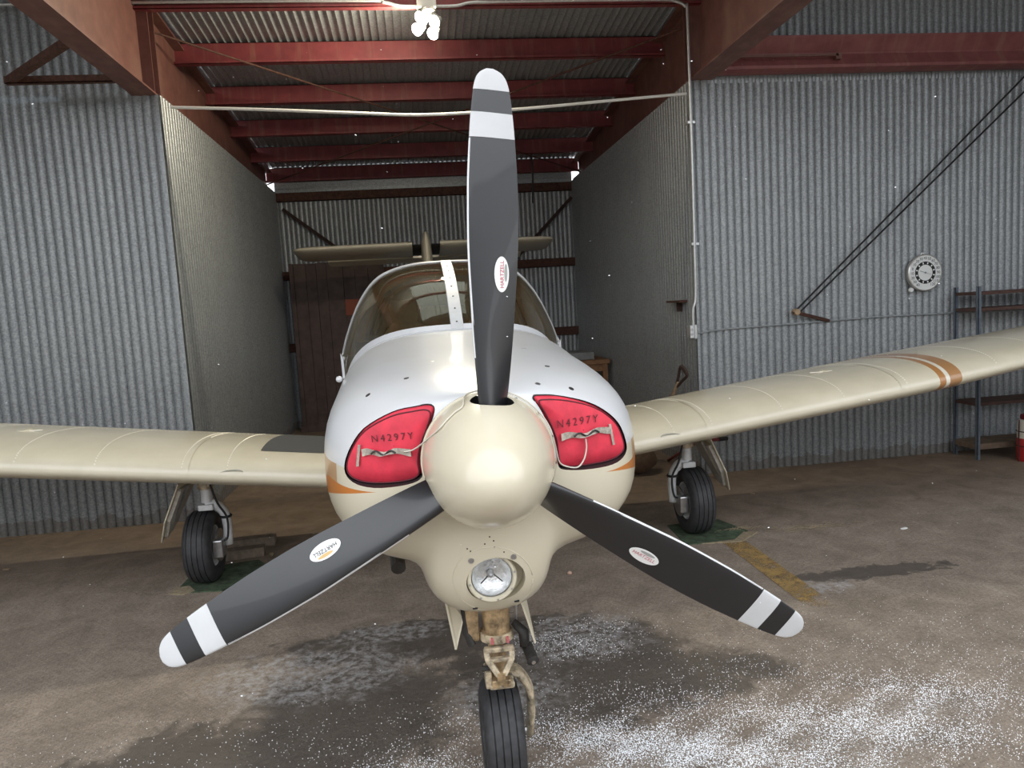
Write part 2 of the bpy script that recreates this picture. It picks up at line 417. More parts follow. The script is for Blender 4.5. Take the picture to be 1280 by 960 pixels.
# corner flashings of the alcove mouth
for nm, x in (('trim_1', LX), ('trim_2', RX)):
    s = 1 if x < 0 else -1
    m = MB().box((x-.012, WY-.022, 0), (x+.012, WY-.006, ZT)); m.box((x+s*.004-.008, WY-.02, 0), (x+s*.004+.008, WY+.05, ZT))
    struct(m.ob(nm, 'galv'))
# roof: corrugated sheets, with a translucent strip over the nose
roof = struct(empty('ceiling'))
def roof_sheet(x, y0, y1, mat='galv', dz=0.):
    dy = y1-y0; L = math.hypot(dy, .094*dy); c, s_ = dy/L, .094*dy/L
    M = Matrix(((1, 0, 0, x), (0, -s_, c, y0), (0, -c, -s_, roofz(y0)-.001+dz), (0, 0, 0, 1)))
    put_sheet(roof, mat, SW, L, M)
for i in range(7):
    x = LX-.16+i*SW
    roof_sheet(x, 5.6, 9.05, dz=.004); roof_sheet(x, 4.22, 5.75); roof_sheet(x, 2.45, 4.32, 'skylight_sheet' if i in (2, 3) else 'galv', .004); roof_sheet(x, -.3, 2.6)
for side in (-1, 1):
    for i in range(6):
        x = LX-.16-(i+1)*SW if side < 0 else LX-.16+(7+i)*SW
        roof_sheet(x, -.3, 4.45)

# red steel frame
def ibeam_y(name, xc, y0, y1, zb, ztop, fw, mat, hole=None):
    e = empty(name, (xc, y0, zb)); bpy.context.view_layer.update()
    n = 12; ys = [y0+(y1-y0)*i/n for i in range(n+1)]
    def strip(nm, hw, zlo, zhi):
        m = MB(); rows = []
        for y in ys: rows.append([(-hw, y-y0, zlo(y)-zb), (hw, y-y0, zlo(y)-zb), (hw, y-y0, zhi(y)-zb), (-hw, y-y0, zhi(y)-zb)])
        m.grid(rows, cu=True, cap=True); return m.ob(nm, mat, e)
    strip('bottom_flange', fw/2, lambda y: zb, lambda y: zb+.014)
    wo = strip('web', .006, lambda y: zb+.014, lambda y: ztop(y)-.014)
    if hole:                                   # drilled for the conduit
        c = MB().lathe([(0, -.05), (.019, -.05), (.019, .05), (0, .05)], (1, 0, 0), (0, hole[0]-y0, hole[1]-zb), 16).mesh('cut'); c.materials.append(MATS[mat])
        wo.data = boolean_cut(wo.data, [c])
    strip('top_flange', fw/2, lambda y: ztop(y)-.014, ztop)
    for yy in (WY-.03, WY+.10):
        m = MB().box((-fw/2+.002, yy-y0-.006, .012), (fw/2-.002, yy-y0+.006, ztop(yy)-zb-.012)); m.ob('stiffener', mat, e)
    return e
tp = lambda y: roofz(y)-.055
tag(ibeam_y('rafter', (LX-.09), -.3, BY-.1, ZT, tp, .18, 'red_beam', (WY-.085, 3.999)), 'deep red steel rafter over the wall with the wooden panel at its far end', 'beam', 'red steel rafters')
tag(ibeam_y('rafter', (RX+.10), -.3, BY-.1, ZT+.02, tp, .20, 'red_beam'), 'deep red steel rafter over the wall with the leaning shovel', 'beam', 'red steel rafters')
words = ['red steel roof beam that carries the lamp', 'red roof purlin just behind the hanging lamp', 'second red roof purlin behind the hanging lamp', 'third red roof purlin behind the hanging lamp',
         'fourth red roof purlin behind the hanging lamp', 'last red roof purlin, above the grey flashing of the back wall',
         'red roof purlin crossing the translucent roof sheets', 'red roof purlin at the front edge of the translucent roof sheets', 'red roof purlin above the cowling', 'red roof purlin above the propeller']
def purlin(y, h, label, z=None):
    zt = roofz(y)-.004; zb = zt-h
    m = MB().box((LX-.085, y, zb), (RX+.095, y+.005, zt)); m.box((LX-.085, y-.062, zb), (RX+.095, y, zb+.005)); m.box((LX-.085, y-.062, zb), (RX+.095, y-.057, zb+.022))
    m.box((LX-.085, y, zt-.005), (RX+.095, y+.062, zt))
    tag(m.ob('roof_purlin', 'red_purlin'), label, 'beam', 'red roof purlins')
for y, lab in zip((4.28, 5.18, 6.13, 7.09, 8.06, 8.98, 3.35, 2.42, 1.45, .5), words): purlin(y, (.17 if y == 4.28 else .195), lab)
# bracing rods under the roof
for a, b, lab in (((LX-.085, 4.42, 3.885), (RX+.095, 8.75, 3.43), 'thin rusty brace rod running from the rafter by the ribbed left-hand wall over the wooden panel side'),
                  ((RX+.095, 4.42, 3.865), (LX-.085, 8.75, 3.41), 'thin rusty brace rod running from the rafter above the white conduit')):
    tag(MB().tube([a, b], .009, 6).ob('brace_rod', 'rust'), 'thin rusty brace rod starting at the rafter beside the lamp, over the shovel wall' if a[0] > 0 else 'thin rusty brace rod starting at the rafter over the yellow-lit wall', 'rod', 'roof brace rods')
# girt on the right-hand wall
e = tag(empty('wall_girt', (RX+.2, 4.2, 3.39)), 'faded red steel girt along the corrugated wall above the dial thermometer', 'beam')
bpy.context.view_layer.update()
m = MB(); prof = [(0, 0), (-.01, .0), (-.07, .012), (-.072, .035), (-.012, .135), (-.012, .15), (-.075, .255), (-.075, .272), (.06, .272), (.06, 0)]
m.prism([(0, a, b) for a, b in prof], (3.7, 0, 0)); m.ob('channel', 'red_girt', e)
m = MB().box((-.08, -.10, .095), (1.02, -.085, .112)); m.box((1.0, -.1, .07), (1.05, -.06, .118)); m.ob('splice_bar', 'red_beam', e)
# kicker brace by the left rafter
e = tag(empty('kicker_brace', (-2.9, 4.0, 3.363)), 'rusty triangular angle-iron brace tied to the deep red rafter', 'brace'); bpy.context.view_layer.update()
m = MB().box((-.06, -.02, 0), (.77, .03, .006)); m.box((-.06, -.02, 0), (.77, -.014, .05)); m.ob('horizontal_bar', 'rust', e)
a = Vector((-.03, .0, .005)); b = Vector((.735, -.79, .0)); d = (b-a).normalized(); s = d.cross(Vector((0, 0, 1)))*.025
m = MB().hexa([a-s, a+s, b+s, b-s], [p+Vector((0, 0, .045)) for p in (a-s, a+s, b+s, b-s)]); m.ob('diagonal_bar', 'rust', e)

# back wall: flashing, girts, diagonal angles
m = MB().box((LX+.022, BY-.05, 3.335), (RX-.022, BY-.035, 3.698)); m.box((LX+.022, BY-.058, 3.40), (RX-.022, BY-.05, 3.41)); struct(m.ob('trim_3', 'galv'))
for z, lab in ((3.225, 'rusty girt across the back wall below the grey flashing'), (2.13, 'rusty girt across the back wall level with the tailplane'), (1.11, 'rusty girt across the back wall just above the wooden table')):
    m = MB().box((LX+.02, BY-.075, z), (RX-.02, BY-.068, z+.12)); m.box((LX+.02, BY-.075, z), (RX-.02, BY-.02, z+.006)); m.box((LX+.02, BY-.075, z+.114), (RX-.02, BY-.02, z+.12))
    tag(m.ob('back_girt', 'rust'), lab, 'beam', 'girts on the back wall')
for a, b, lab in (((LX+.1, 3.12), (-.80, 2.2), 'rusty diagonal brace on the back wall above the wooden panel'), ((RX-.03, 3.12), (1.25, 2.2), 'rusty diagonal brace on the back wall on the wooden table side')):
    a = Vector((a[0], BY-.10, a[1])); b = Vector((b[0], BY-.10, b[1])); d = (b-a).normalized(); s = Vector((-d.z, 0, d.x))*.022
    tag(MB().prism([a-s, a+s, b+s, b-s], (0, .03, 0)).ob('diagonal_brace', 'dark_rust'), lab, 'brace', 'diagonal braces on the back wall')
p0 = ony(664, 188, 8.03); p0[2] = 3.58; p1 = ony(666, 254, 8.03)
tag(MB().tube([p0, (p0+p1)/2+np.array([.01, 0, 0]), p1], .012, 6).ob('hanging_cord', 'black'), 'short black cord hanging from the roof before the back wall', 'cord')

# ================================================================== THINGS ON THE WALLS
def pxtube(pts, y, r, seg=8): return [tuple(ony(u, v, y)) for u, v in pts]
# white cable across the alcove mouth
c = catmull([ony(u, v, WY-.03) for u, v in ((213, 134), (330, 137), (440, 141), (530, 143.5), (640, 137), (750, 127), (858, 117))], 40)
tag(MB().tube(c, .012, 8).ob('overhead_cable', 'white_wire'), 'white cable sagging across the mouth of the tail bay', 'cable')
# conduit along the lamp beam and down the corner
yc = WY-.085
e = tag(empty('electric_conduit', (.1, yc, 3.97)), 'thin grey metal conduit along the lamp beam and down the wall corner', 'conduit'); bpy.context.view_layer.update()
off = Vector((.1, yc, 3.97))
def rel(p, o=off): return tuple(Vector(p)-o)
run1 = [(-3.9, yc, 3.985), (-2.0, yc, 4.0), (-.45, yc, 4.0), (-.25, yc, 3.985), (-.12, yc, 3.955), (.1, yc, 3.95)]
MB().tube([rel(p) for p in catmull(run1, 40)], .013, 8).ob('pipe', 'conduit', e, 60)
run2 = [(.1, yc, 3.95), (.30, yc, 3.952), (.42, yc, 3.975), (.6, yc, 3.98), (1.2, yc, 3.985), (1.95, yc, 3.985), (2.11, yc, 3.97), (2.185, yc, 3.93), (2.2, yc, 3.85), (2.2, yc, 2.8), (2.195, yc, 1.9), (2.19, yc, 1.56), (2.165, yc, 1.46), (2.16, yc, 1.30)]
MB().tube([rel(p) for p in catmull(run2, 90)], .013, 8).ob('pipe', 'conduit', e, 60)
for z in (3.0, 2.0): MB().box(rel((2.17, yc-.005, z)), rel((2.235, yc+.06, z+.02))).ob('strap', 'box_metal', e)
# switch box
e = tag(empty('switch_box', (2.155, WY-.09, 1.27)), 'small metal switch box at the wall corner under the conduit', 'electrical box'); bpy.context.view_layer.update()
bevel(MB().box((-.035, -.03, -.055), (.03, .06, .055)).ob('body', 'box_metal', e), .006)
bevel(MB().box((.0, -.04, -.06), (.022, -.028, .06)).ob('cover', 'conduit', e), .003)
for z in (-.02, .02): MB().lathe([(.0, -.012), (.011, -.012), (.011, 0)], (0, 1, 0), (-.02, -.03, z), 10).ob('knockout', 'steel', e)
# grey cable running along the right-hand wall
c = catmull([ony(u, v, WY-.03) for u, v in ((873, 417), (900, 412), (1000, 404), (1100, 396), (1195, 391), (1280, 388))], 30)
tag(MB().tube(c, .007, 6).ob('wall_cable', 'grey_cable'), 'thin grey cable running along the corrugated wall below the thermometer', 'cable')
# tension rods with their rusty anchor
e = tag(empty('rod_brace', (3.08, 4.2, 1.37)), 'pair of black brace rods slanting up from a rusty wall anchor', 'brace'); bpy.context.view_layer.update(); o3 = Vector((3.08, 4.2, 1.37))
for (u0, v0), (u1, v1) in (((1290, 86), (993, 390)), ((1290, 105), (1000, 390))):
    a = ony(u0, v0, 4.22); b = ony(u1, v1, 4.2); MB().tube([rel(a, o3), rel(b, o3)], .008, 6).ob('rod', 'black', e)
MB().tube([rel(ony(992, 390, 4.2), o3), rel(ony(1036, 401, 4.27), o3)], .016, 6).ob('anchor_bar', 'rust', e)
MB().lathe([(.0, -.03), (.026, -.03), (.03, 0), (.026, .03), (0, .03)], (0, 1, 0), rel(ony(995, 390, 4.21), o3), 12).ob('eye', 'wood_pale', e)
# dial thermometer
cx, cy, cz = ony(1154, 341, 4.25); R = .158
e = tag(empty('dial_thermometer', (cx, 4.255, cz)), 'round white dial thermometer with a black inner ring on the corrugated wall', 'thermometer'); bpy.context.view_layer.update()
F_ = (0, -1, 0)
MB().lathe([(0, -.01), (R, -.01), (R+.004, .0), (R+.004, .03), (R-.004, .036), (R-.006, .03)], F_, (0, 0, 0), 48).ob('case', 'dial_rim', e, 50)
MB().lathe([(0, .031), (R-.004, .031)], F_, (0, 0, 0), 48).ob('face', 'dial_white', e)
MB().lathe([(.070, .0325), (.070, .034), (.098, .034), (.098, .0325)], F_, (0, 0, 0), 48).ob('black_ring', 'dial_black', e)
for k in range(12):
    a = 2*PI*(k+.5)/12; m4 = Matrix.Rotation(a, 4, 'Y')
    MB().add([m4 @ Vector(p) for p in ((-.006, -.0348, .076), (.006, -.0348, .076), (.006, -.0348, .092), (-.006, -.0348, .092))], [(0, 1, 2, 3)]).ob('ring_mark', 'dial_white', e)
nm = MB()
for k, v in enumerate(range(-40, 121, 10)):
    a = math.radians(-146 + 292*k/16)           # clockwise from the top
    me = text_mesh(str(abs(v)), .034, 'n'); px, pz = .127*math.sin(a), .127*math.cos(a)
    nm.add([(px+q.co.x, -.0335, pz+q.co.y) for q in me.vertices], [tuple(p.vertices) for p in me.polygons]); bpy.data.meshes.remove(me)
nm.ob('numerals', 'dial_black', e)
nd = MB(); d = Vector((math.sin(math.radians(108)), 0, math.cos(math.radians(108)))); q = Vector((d.z, 0, -d.x))
nd.add([d*-.055+q*.003+Vector((0, -.037, 0)), d*-.055-q*.003+Vector((0, -.037, 0)), d*.06-q*.001+Vector((0, -.037, 0)), d*.06+q*.001+Vector((0, -.037, 0))], [(0, 1, 2, 3)])
nd.lathe([(0, .04), (.008, .04), (.008, .033)], F_, (0, 0, 0), 12); nd.ob('needle', 'grey_cable', e)
MB().lathe([(0, .012), (.018, .012), (.02, 0), (.02, -.01)], F_, (-.115, 0, -.145), 16).ob('lower_lug', 'dial_white', e)
MB().lathe([(.006, .012), (.014, .012), (.016, 0)], F_, (-.008, 0, R+.006), 16).ob('hanging_lug', 'dial_white', e)

# shelf rack at the right-hand wall
e = tag(empty('shelf_rack', (4.6, 3.92, 0)), 'slim steel rack with dusty brown shelves against the corrugated wall', 'shelf'); bpy.context.view_layer.update()
for (x, y) in ((0, 0), (0, .27), (1.0, 0), (1.0, .27)):
    m = MB().box((x-.013, y-.004, 0), (x+.013, y, 1.51)); m.box((x-.013, y-.004, 0), (x-.009, y+.026, 1.51)); m.ob('post', 'post_blue', e)
for z, mt in ((1.435, 'shelf_brown'), (1.295, 'shelf_brown'), (.475, 'shelf_brown'), (.09, 'shelf_dust')):
    bevel(MB().box((-.012, .004, z), (1.02, .29, z+.028 if z > .1 else z+.05)).ob('shelf', mt, e), .003)
# red can at the rack's foot
e = tag(empty('red_can', (4.935, 3.76, 0)), 'red can with white upper part standing before the shelf rack', 'can'); bpy.context.view_layer.update()
MB().lathe([(0, 0), (.082, 0), (.088, .01), (.088, .19), (.084, .2), (.0, .2)], (0, 0, 1), (0, 0, 0), 24).ob('body', 'can_red', e, 40)
MB().lathe([(.084, .2), (.084, .29), (.078, .345), (.055, .365), (0, .365)], (0, 0, 1), (0, 0, 0), 24).ob('upper_body', 'can_white', e, 40)
MB().lathe([(.06, .36), (.065, .37), (.06, .40), (0, .405)], (0, 0, 1), (0, 0, 0), 20).ob('cap', 'can_cap', e, 40)
for z in (.255, .13): MB().lathe([(.089, z), (.093, z+.004), (.089, z+.008)], (0, 0, 1), (0, 0, 0), 24).ob('hoop', 'dark_rust', e)
MB().tube([(-.093, 0, .0), (-.093, 0, .25), (-.09, 0, .36)], .005, 6).ob('side_wire', 'dark_rust', e)

# lamp: four bulbs under a box on the beam
e = tag(empty('ceiling_lamp', (.075, WY-.12, 3.95)), 'glowing four-bulb lamp cluster hung from the front roof beam', 'lamp'); bpy.context.view_layer.update()
bevel(MB().box((-.075, -.03, -.03), (.075, .07, .05)).ob('junction_box', 'white_wire', e), .008)
MB().lathe([(.05, -.03), (.05, -.05), (.03, -.06), (0, -.06)], (0, 0, 1), (.01, 0, 0), 16).ob('canopy', 'white_wire', e)
for u, v, aim in ((525, 22, (-.78, -.45, -.45)), (521, 37, (-.82, -.36, -.48)), (543, 27, (-.60, -.60, -.52)), (541, 42, (-.55, -.50, -.66))):
    b = Vector(ony(u, v, WY-.12))-Vector((.075, WY-.12, 3.95)); d = Vector(aim).normalized()
    MB().tube(catmull([(.012, 0, -.05), (b-d*.09)*.6+Vector((.005, 0, -.02)), b-d*.06], 8), .012, 8).ob('arm', 'white_wire', e)
    MB().lathe([(.0, -.075), (.02, -.074), (.028, -.05), (.046, -.012), (.048, .0), (.045, .001)], d, b, 18).ob('lamp_head', 'white_wire', e, 40)
    MB().lathe([(.045, .0), (.042, .012), (.030, .022), (.015, .027), (0, .028)], d, b, 18).ob('bulb', 'bulb', e, 179)

# rusty hook on the alcove wall, shovel, table, wooden panel
e = tag(empty('wall_hook', (2.2, 4.64, 1.53)), 'rusty flat bracket fixed to the dark wall above the shovel', 'bracket'); bpy.context.view_layer.update()
MB().box((-.06, -.17, -.008), (.03, .18, .012)).ob('plate', 'rust', e); MB().box((-.03, -.03, -.09), (.03, -.005, .0)).ob('stem', 'dark_rust', e)
top = np.array([2.12, 4.36, .93]); bot = np.array([1.98, 4.92, .22]); dv = bot-top
e = tag(empty('shovel', (1.95, 5.0, 0)), 'old shovel with a D-handle leaning on the dark corrugated wall', 'shovel'); bpy.context.view_layer.update(); so = Vector((1.95, 5.0, 0))
MB().tube([rel(top+dv*.16, so), rel(top+dv*1.0, so)], .017, 10).ob('shaft', 'wood_pale', e)
d = Vector(dv).normalized(); sx = d.cross(Vector((1, .2, .1))).normalized()
g = [Vector(rel(top+dv*.22, so)), Vector(rel(top+dv*.12, so))+sx*.03, Vector(rel(top, so))+sx*.055, Vector(rel(top, so))-sx*.055, Vector(rel(top+dv*.12, so))-sx*.03]
MB().tube(catmull(g, 28, True), .013, 8, True).ob('d_handle', 'dark_rust', e)
MB().tube([g[2], g[3]], .016, 8).ob('grip', 'dark_rust', e)
n_ = d.cross(sx).normalized(); bl = []
for i in range(9):
    q = i/8; wdt = .10*(1-.15*q)*(math.sqrt(max(0, 1-max(0, (q-.6)/.4)**2)) if q > .6 else 1)+.004
    bl.append([Vector(rel(bot, so))+d*(.30*q-.04)+sx*(wdt*(j-4)/4)+n_*(.022*((j-4)/4)**2+.01*math.sin(q*3)) for j in range(9)])
o = MB().grid(bl).ob('blade', 'rust', e, 179); o.modifiers.new('t', 'SOLIDIFY').thickness = .004
e = tag(empty('wooden_table', (1.65, 7.5, 0)), 'plain wooden table in the back corner of the tail bay', 'table'); bpy.context.view_layer.update()
bevel(MB().box((-.5, -.42, .80), (.52, .5, .855)).ob('table_top', 'wood_mid', e), .004)
MB().box((-.44, -.39, .71), (.47, -.36, .80)).ob('apron', 'wood_mid', e)
for x in (-.43, .46):
    for y in (-.37, .44): bevel(MB().box((x-.032, y-.032, 0), (x+.032, y+.032, .80)).ob('leg', 'wood_mid', e), .003)
bevel(tag(MB().box((1.35, 7.2, .855), (2.0, 7.7, .95)).ob('storage_box', 'box_grey'), 'flat grey box lying on the wooden table', 'box'), .006)
e = tag(empty('plank_partition', (-1.2, 8.6, 0)), 'tall dark brown plank partition standing at the back wall', 'partition'); bpy.context.view_layer.update()
xs = [-.66, -.60, -.44, -.30, -.16, .06, .22, .40, .62]
for i in range(len(xs)-1):
    bevel(MB().box((xs[i]+.002, -.012+.004*(i % 2), .10), (xs[i+1]-.002, .02, 2.33-.004*(i % 3))).ob('plank', 'wood_dark', e), .002)
MB().box((-.68, -.022, 0.0), (.63, .022, .10)).ob('bottom_rail', 'wood_dark', e)
MB().box((-.66, .02, .1), (-.58, .06, 2.31)).ob('stile', 'wood_mid', e)
for z in (.5, 1.3, 2.1): MB().box((-.6, .02, z), (.6, .06, z+.1)).ob('ledge', 'wood_dark', e)
p = ony(441, 383, 8.56)
tag(MB().box((p[0]-.10, 8.57, p[2]-.12), (p[0]+.10, 8.586, p[2]+.10)).ob('wall_sign', 'sign_orange'), 'small orange-red sign on the dark wooden panel', 'sign')

# red handled bar by the wall behind the right-hand wheel
a, b = ony(872, 552, 4.0), ony(909, 548, 4.05)
e = tag(empty('tow_bar', tuple(a)), 'red bar with a black grip behind the wheel by the corrugated wall', 'tool'); bpy.context.view_layer.update(); ob_ = Vector(a)
foot = Vector((2.13, 4.9, .012))
MB().tube([rel(foot, ob_), (0, 0, 0), rel(a+(b-a)*.7, ob_)], .014, 8).ob('bar', 'handle_red', e)
MB().tube([rel(a+(b-a)*.7, ob_), rel(b, ob_)], .017, 8).ob('grip', 'black', e)
# brown sack behind the wheel
rows = []
for i in range(9):
    th = PI*i/8; rows.append([(1.70+.20*math.sin(th)*math.cos(2*PI*k/16)*(1+.12*math.sin(k*2.1)), 4.55+.16*math.sin(th)*math.sin(2*PI*k/16), .13-.13*math.cos(th)+.012*math.sin(k*1.7+i)) for k in range(16)])
tag(MB().grid(rows, cu=True).ob('sack', 'brown_leather', None, 179), 'slumped brown sack on the floor beside the shovel', 'sack')

# ================================================================== FLOOR THINGS
a = [(1.655, 2.50), (1.80, 2.50), (1.79, 1.22), (1.645, 1.22)]
tag(MB().prism([(x, y, .0015) for x, y in a], (0, 0, .0015)).ob('floor_line', 'line_yellow'), 'worn yellow guide line painted on the floor', 'floor marking')
def mat_(name, poly, label):
    e = tag(empty(name, (poly[0][0], poly[0][1], 0)), label, 'mat', 'green wheel mats'); bpy.context.view_layer.update(); o = Vector((poly[0][0], poly[0][1], 0))
    MB().prism([rel((x, y, .0), o) for x, y in poly], (0, 0, .006)).ob('board', 'mat_green', e)
    return e, o
e, o = mat_('wheel_mat', [(-1.72, 2.60), (-1.43, 2.56), (-1.27, 2.98), (-1.33, 3.08), (-1.70, 3.02)], 'green painted board under the wheel beside the wooden chocks')
MB().prism([rel(p, o) for p in ((-1.75, 2.60, 0), (-1.66, 2.56, 0), (-1.60, 2.60, 0), (-1.66, 2.70, 0), (-1.74, 2.68, 0))], (0, 0, .008)).ob('torn_edge', 'mat_edge', e)
e, o = mat_('wheel_mat', [(1.42, 2.54), (1.76, 2.51), (1.90, 2.68), (1.82, 2.98), (1.44, 2.96)], 'green painted board with torn pale edges under the wheel by the yellow line')
MB().prism([rel(p, o) for p in ((1.52, 2.525, 0), (1.77, 2.49, 0), (1.95, 2.64, 0), (1.86, 2.66, 0), (1.74, 2.53, 0))], (0, 0, .008)).ob('torn_edge', 'mat_edge', e)
for (x0, x1, y, rz, lab, mt) in ((-1.66, -1.28, 3.42, .05, 'dark timber chock lying behind the tyre', 'wood_grey'), (-1.60, -1.31, 3.18, .10, 'pale timber chock lying on the green board edge', 'wood_grey')):
    o = MB().box((-(x1-x0)/2, -.045, 0), ((x1-x0)/2, .045, .065)).ob('wheel_chock', mt); o.location = ((x0+x1)/2, y, 0); o.rotation_euler.z = rz
    bevel(tag(o, lab, 'chock', 'timber chocks'), .006)
lf = MB()
for k in range(1):
    a = random.random()*6; c0 = Vector((-1.26+.03*k, 3.12+.03*k, .004))
    lf = MB(); rows = [[c0+Vector((math.cos(a)*(q-.5)*.09-math.sin(a)*wv*.02*math.sin(PI*q), math.sin(a)*(q-.5)*.09+math.cos(a)*wv*.02*math.sin(PI*q), .012*abs(wv)+.012*math.sin(PI*q))) for wv in (-1, 0, 1)] for q in (0, .25, .5, .75, 1)]
    tag(lf.grid(rows).ob('dead_leaf', 'straw', None, 179), 'dry tan leaf beside the pale timber chock', 'leaf')
p = onz(712, 718); 
m = MB(); m.lathe([(0, 0), (.012, .002), (.016, .010), (.010, .018), (0, .020)], (0, 0, 1), (p[0], p[1], 0), 9)
tag(m.ob('pebble', 'pebble', None, 60), 'small pink pebble lying on the bare floor', 'pebble')
def straw_patch(u, v, n, sx, sy, label):
    c0 = onz(u, v); m = MB()
    for i in range(n):
        a = random.gauss(0, .6); x, y = c0[0]+random.gauss(0, sx), c0[1]+random.gauss(0, sy); L = random.uniform(.012, .035)
        m.tube([(x-L*math.cos(a), y-L*math.sin(a), .003), (x+L*math.cos(a), y+L*math.sin(a), random.uniform(.003, .012))], .0016, 3)
    o = m.ob('straw_litter', 'straw'); o['kind'] = 'stuff'; tag(o, label, 'litter')
straw_patch(1008, 660, 70, .14, .035, 'scatter of pale straw beyond the green board near the yellow line')
straw_patch(920, 662, 60, .08, .02, 'straw bits along the torn edge of the green board')
straw_patch(60, 665, 60, .5, .08, 'straw bits along the foot of the corrugated wall')
for (u, v), lab in (((8, 712), 'pale wood chip on the floor beneath the left-hand wing'), ((1130, 661), 'white paper scrap on the floor beneath the striped wing'), ((940, 617), 'pale chip on the floor by the foot of the wall beside the gear door')):
    p = onz(u, v); o = MB().box((-.022, -.008, 0), (.022, .008, .006)).ob('floor_scrap', 'wood_pale' if u != 1130 else 'dial_white'); o.location = (p[0], p[1], 0); o.rotation_euler.z = u*.37
    tag(o, lab, 'scrap')

# ================================================================== AIRCRAFT
AP = tag(empty('airplane', (0, 0, 0)), 'cream and white single-engine airplane with black three-blade propeller', 'airplane')
KY = (.072, .080, .092, .11, .14, .19, .26, .35, .5, .7, 1.0, 1.35, 2.0)
KW = (.165, .22, .275, .32, .362, .405, .44, .47, .495, .513, .53, .548, .565)
KT = (1.335, 1.348, 1.354, 1.359, 1.367, 1.377, 1.389, 1.40, 1.414, 1.43, 1.452, 1.486, 1.49)
KZ = (1.17, 1.165, 1.16, 1.15, 1.135, 1.12, 1.11, 1.10, 1.09, 1.07, 1.05, 1.02, 1.00)
KB = (1.03, .99, .955, .93, .905, .88, .862, .848, .825, .795, .76, .72, .68)
KC = (1.02, .95, .87, .80, .75, .708, .688, .675, .672, .69, .715, .70, .66)
KC_W = (.12, .145, .158, .167, .176, .183, .19, .196, .203, .215, .24, .30, .35)
KN = (2.0, 2.1, 2.2, 2.3, 2.4, 2.5, 2.65, 2.8, 2.9, 3, 3, 3, 3)
def params(y): return [pchip(KY, k, y) for k in (KW, KT, KZ, KB, KC, KC_W, KN)]
def se(a, n): c, s = math.cos(a), math.sin(a); return abs(c)**(2/n), abs(s)**(2/n)
def section(y):
    W, T, Z, B, C, CW, n = params(y); h = []
    for i in range(17):
        c, s = se(PI/2*i/16, n); h.append((W*s, Z+(T-Z)*c))
    for i in range(1, 13):
        c, s = se(PI/2*i/12, 2.3); h.append((CW+(W-CW)*c, Z-(Z-B)*s))
    for i in range(1, 15):
        c, s = se(PI/2*i/14, 2.5); h.append((CW*c, B-(B-C)*s))
    h = np.array(h)
    for _ in range(3):
        g = h.copy(); g[20:-4] = .25*h[19:-5]+.5*h[20:-4]+.25*h[21:-3]; h = g
    h[0, 0] = h[-1, 0] = 0
    sh = lambda z: -.022*min(1, max(0, (.97-z)/.12))*max(0, 1-max(0, y-.4)/.8)     # chin sits a little off the axis
    full = [(x+sh(z), y, z) for x, z in h]+[(-x+sh(z), y, z) for x, z in h[-2:0:-1]]
    return full
def deckz(x, y):
    W, T, Z, B, C, CW, n = params(y); q = min(abs(x)/W, 1); return Z+(T-Z)*max(0, 1-q**n)**(1/n)
ys = [.072+.008*i/2 for i in range(3)]+[.086, .092, .10, .11, .122, .136, .152, .17, .19, .215, .245, .28, .32, .37, .43, .5, .6, .72, .86, 1.0, 1.15, 1.3, 1.345]
m = MB(); m.grid([section(y) for y in ys], cu=True, cap=True); cowl_me = m.mesh('cowling')
# intakes (with their foam plugs) and landing-light pocket
plugL = [(432, 585), (437, 562), (455, 535), (490, 515), (520, 508), (537, 506), (543, 512), (538, 530), (529, 555), (526, 575), (527, 592), (510, 600), (470, 603), (443, 598)]
plugR = [(667, 497), (676, 494), (700, 495), (730, 501), (752, 511), (770, 527), (779, 548), (779, 562), (765, 573), (735, 580), (705, 583), (695, 577), (690, 545), (677, 515)]
def plug_pts(px, s): return [onpl(u, v, (-s*.45, 1, 0), (.092-.45*.15)) for u, v in px]
PO = {-1: catmull(plug_pts(plugL, -1), 56, True), 1: catmull(plug_pts(plugR, 1), 56, True)}
cuts = []
for s in (-1, 1):
    c = sum(PO[s])/len(PO[s]); ring = [c+(p-c)*np.array([1.012, 1.012, 1.018]) for p in PO[s]]
    m = MB().prism([(p[0], -.05, p[2]) for p in ring], (0, .42, 0)); me = m.mesh('cut'); me.materials.append(MATS['black']); cuts.append(me)
LC = ony(615, 722, .108)
pc = ony(620, 727, .11)
m = MB(); m.prism([(pc[0]+.082*math.cos(2*PI*k/48), -.05, pc[2]+.005+.070*math.sin(2*PI*k/48)) for k in range(48)], (0, .215, 0)); me = m.mesh('cut'); me.materials.append(MATS['paint_cream']); cuts.append(me)
cowl_me.materials.append(MATS['paint_body'])
cut_me = boolean_cut(cowl_me, cuts)
COWL = link('cowling', cut_me, None, AP, 38)
bm = bmesh.new(); bm.from_mesh(cut_me); bvh = BVHTree.FromBMesh(bm); bm.free()
def oncowl(u, v):
    d = Vector(ray(u, v)).normalized(); h = bvh.ray_cast(Vector(CAM), d); return (h[0], h[1]) if h[0] is not None else (None, None)
for u, v in ((508, 473), (460, 494), (684, 458), (714, 486), (672, 480), (540, 452), (655, 436), (610, 455)):
    p, nrm = oncowl(u, v)
    if p: MB().lathe([(0, .002), (.008, .0015), (.008, -.001)], nrm, p, 10).ob('fastener', 'grimy_dark' if u in (508, 460, 684, 714) else 'steel', COWL)
for u, v in ((606, 680), (617, 676), (612, 671), (584, 686), (588, 689), (618, 684), (630, 690)):
    p, nrm = oncowl(u, v)
    if p: MB().lathe([(0, .001), (.0022, .0008), (.0022, -.001)], nrm, p, 8).ob('screw', 'dark_rust', COWL)
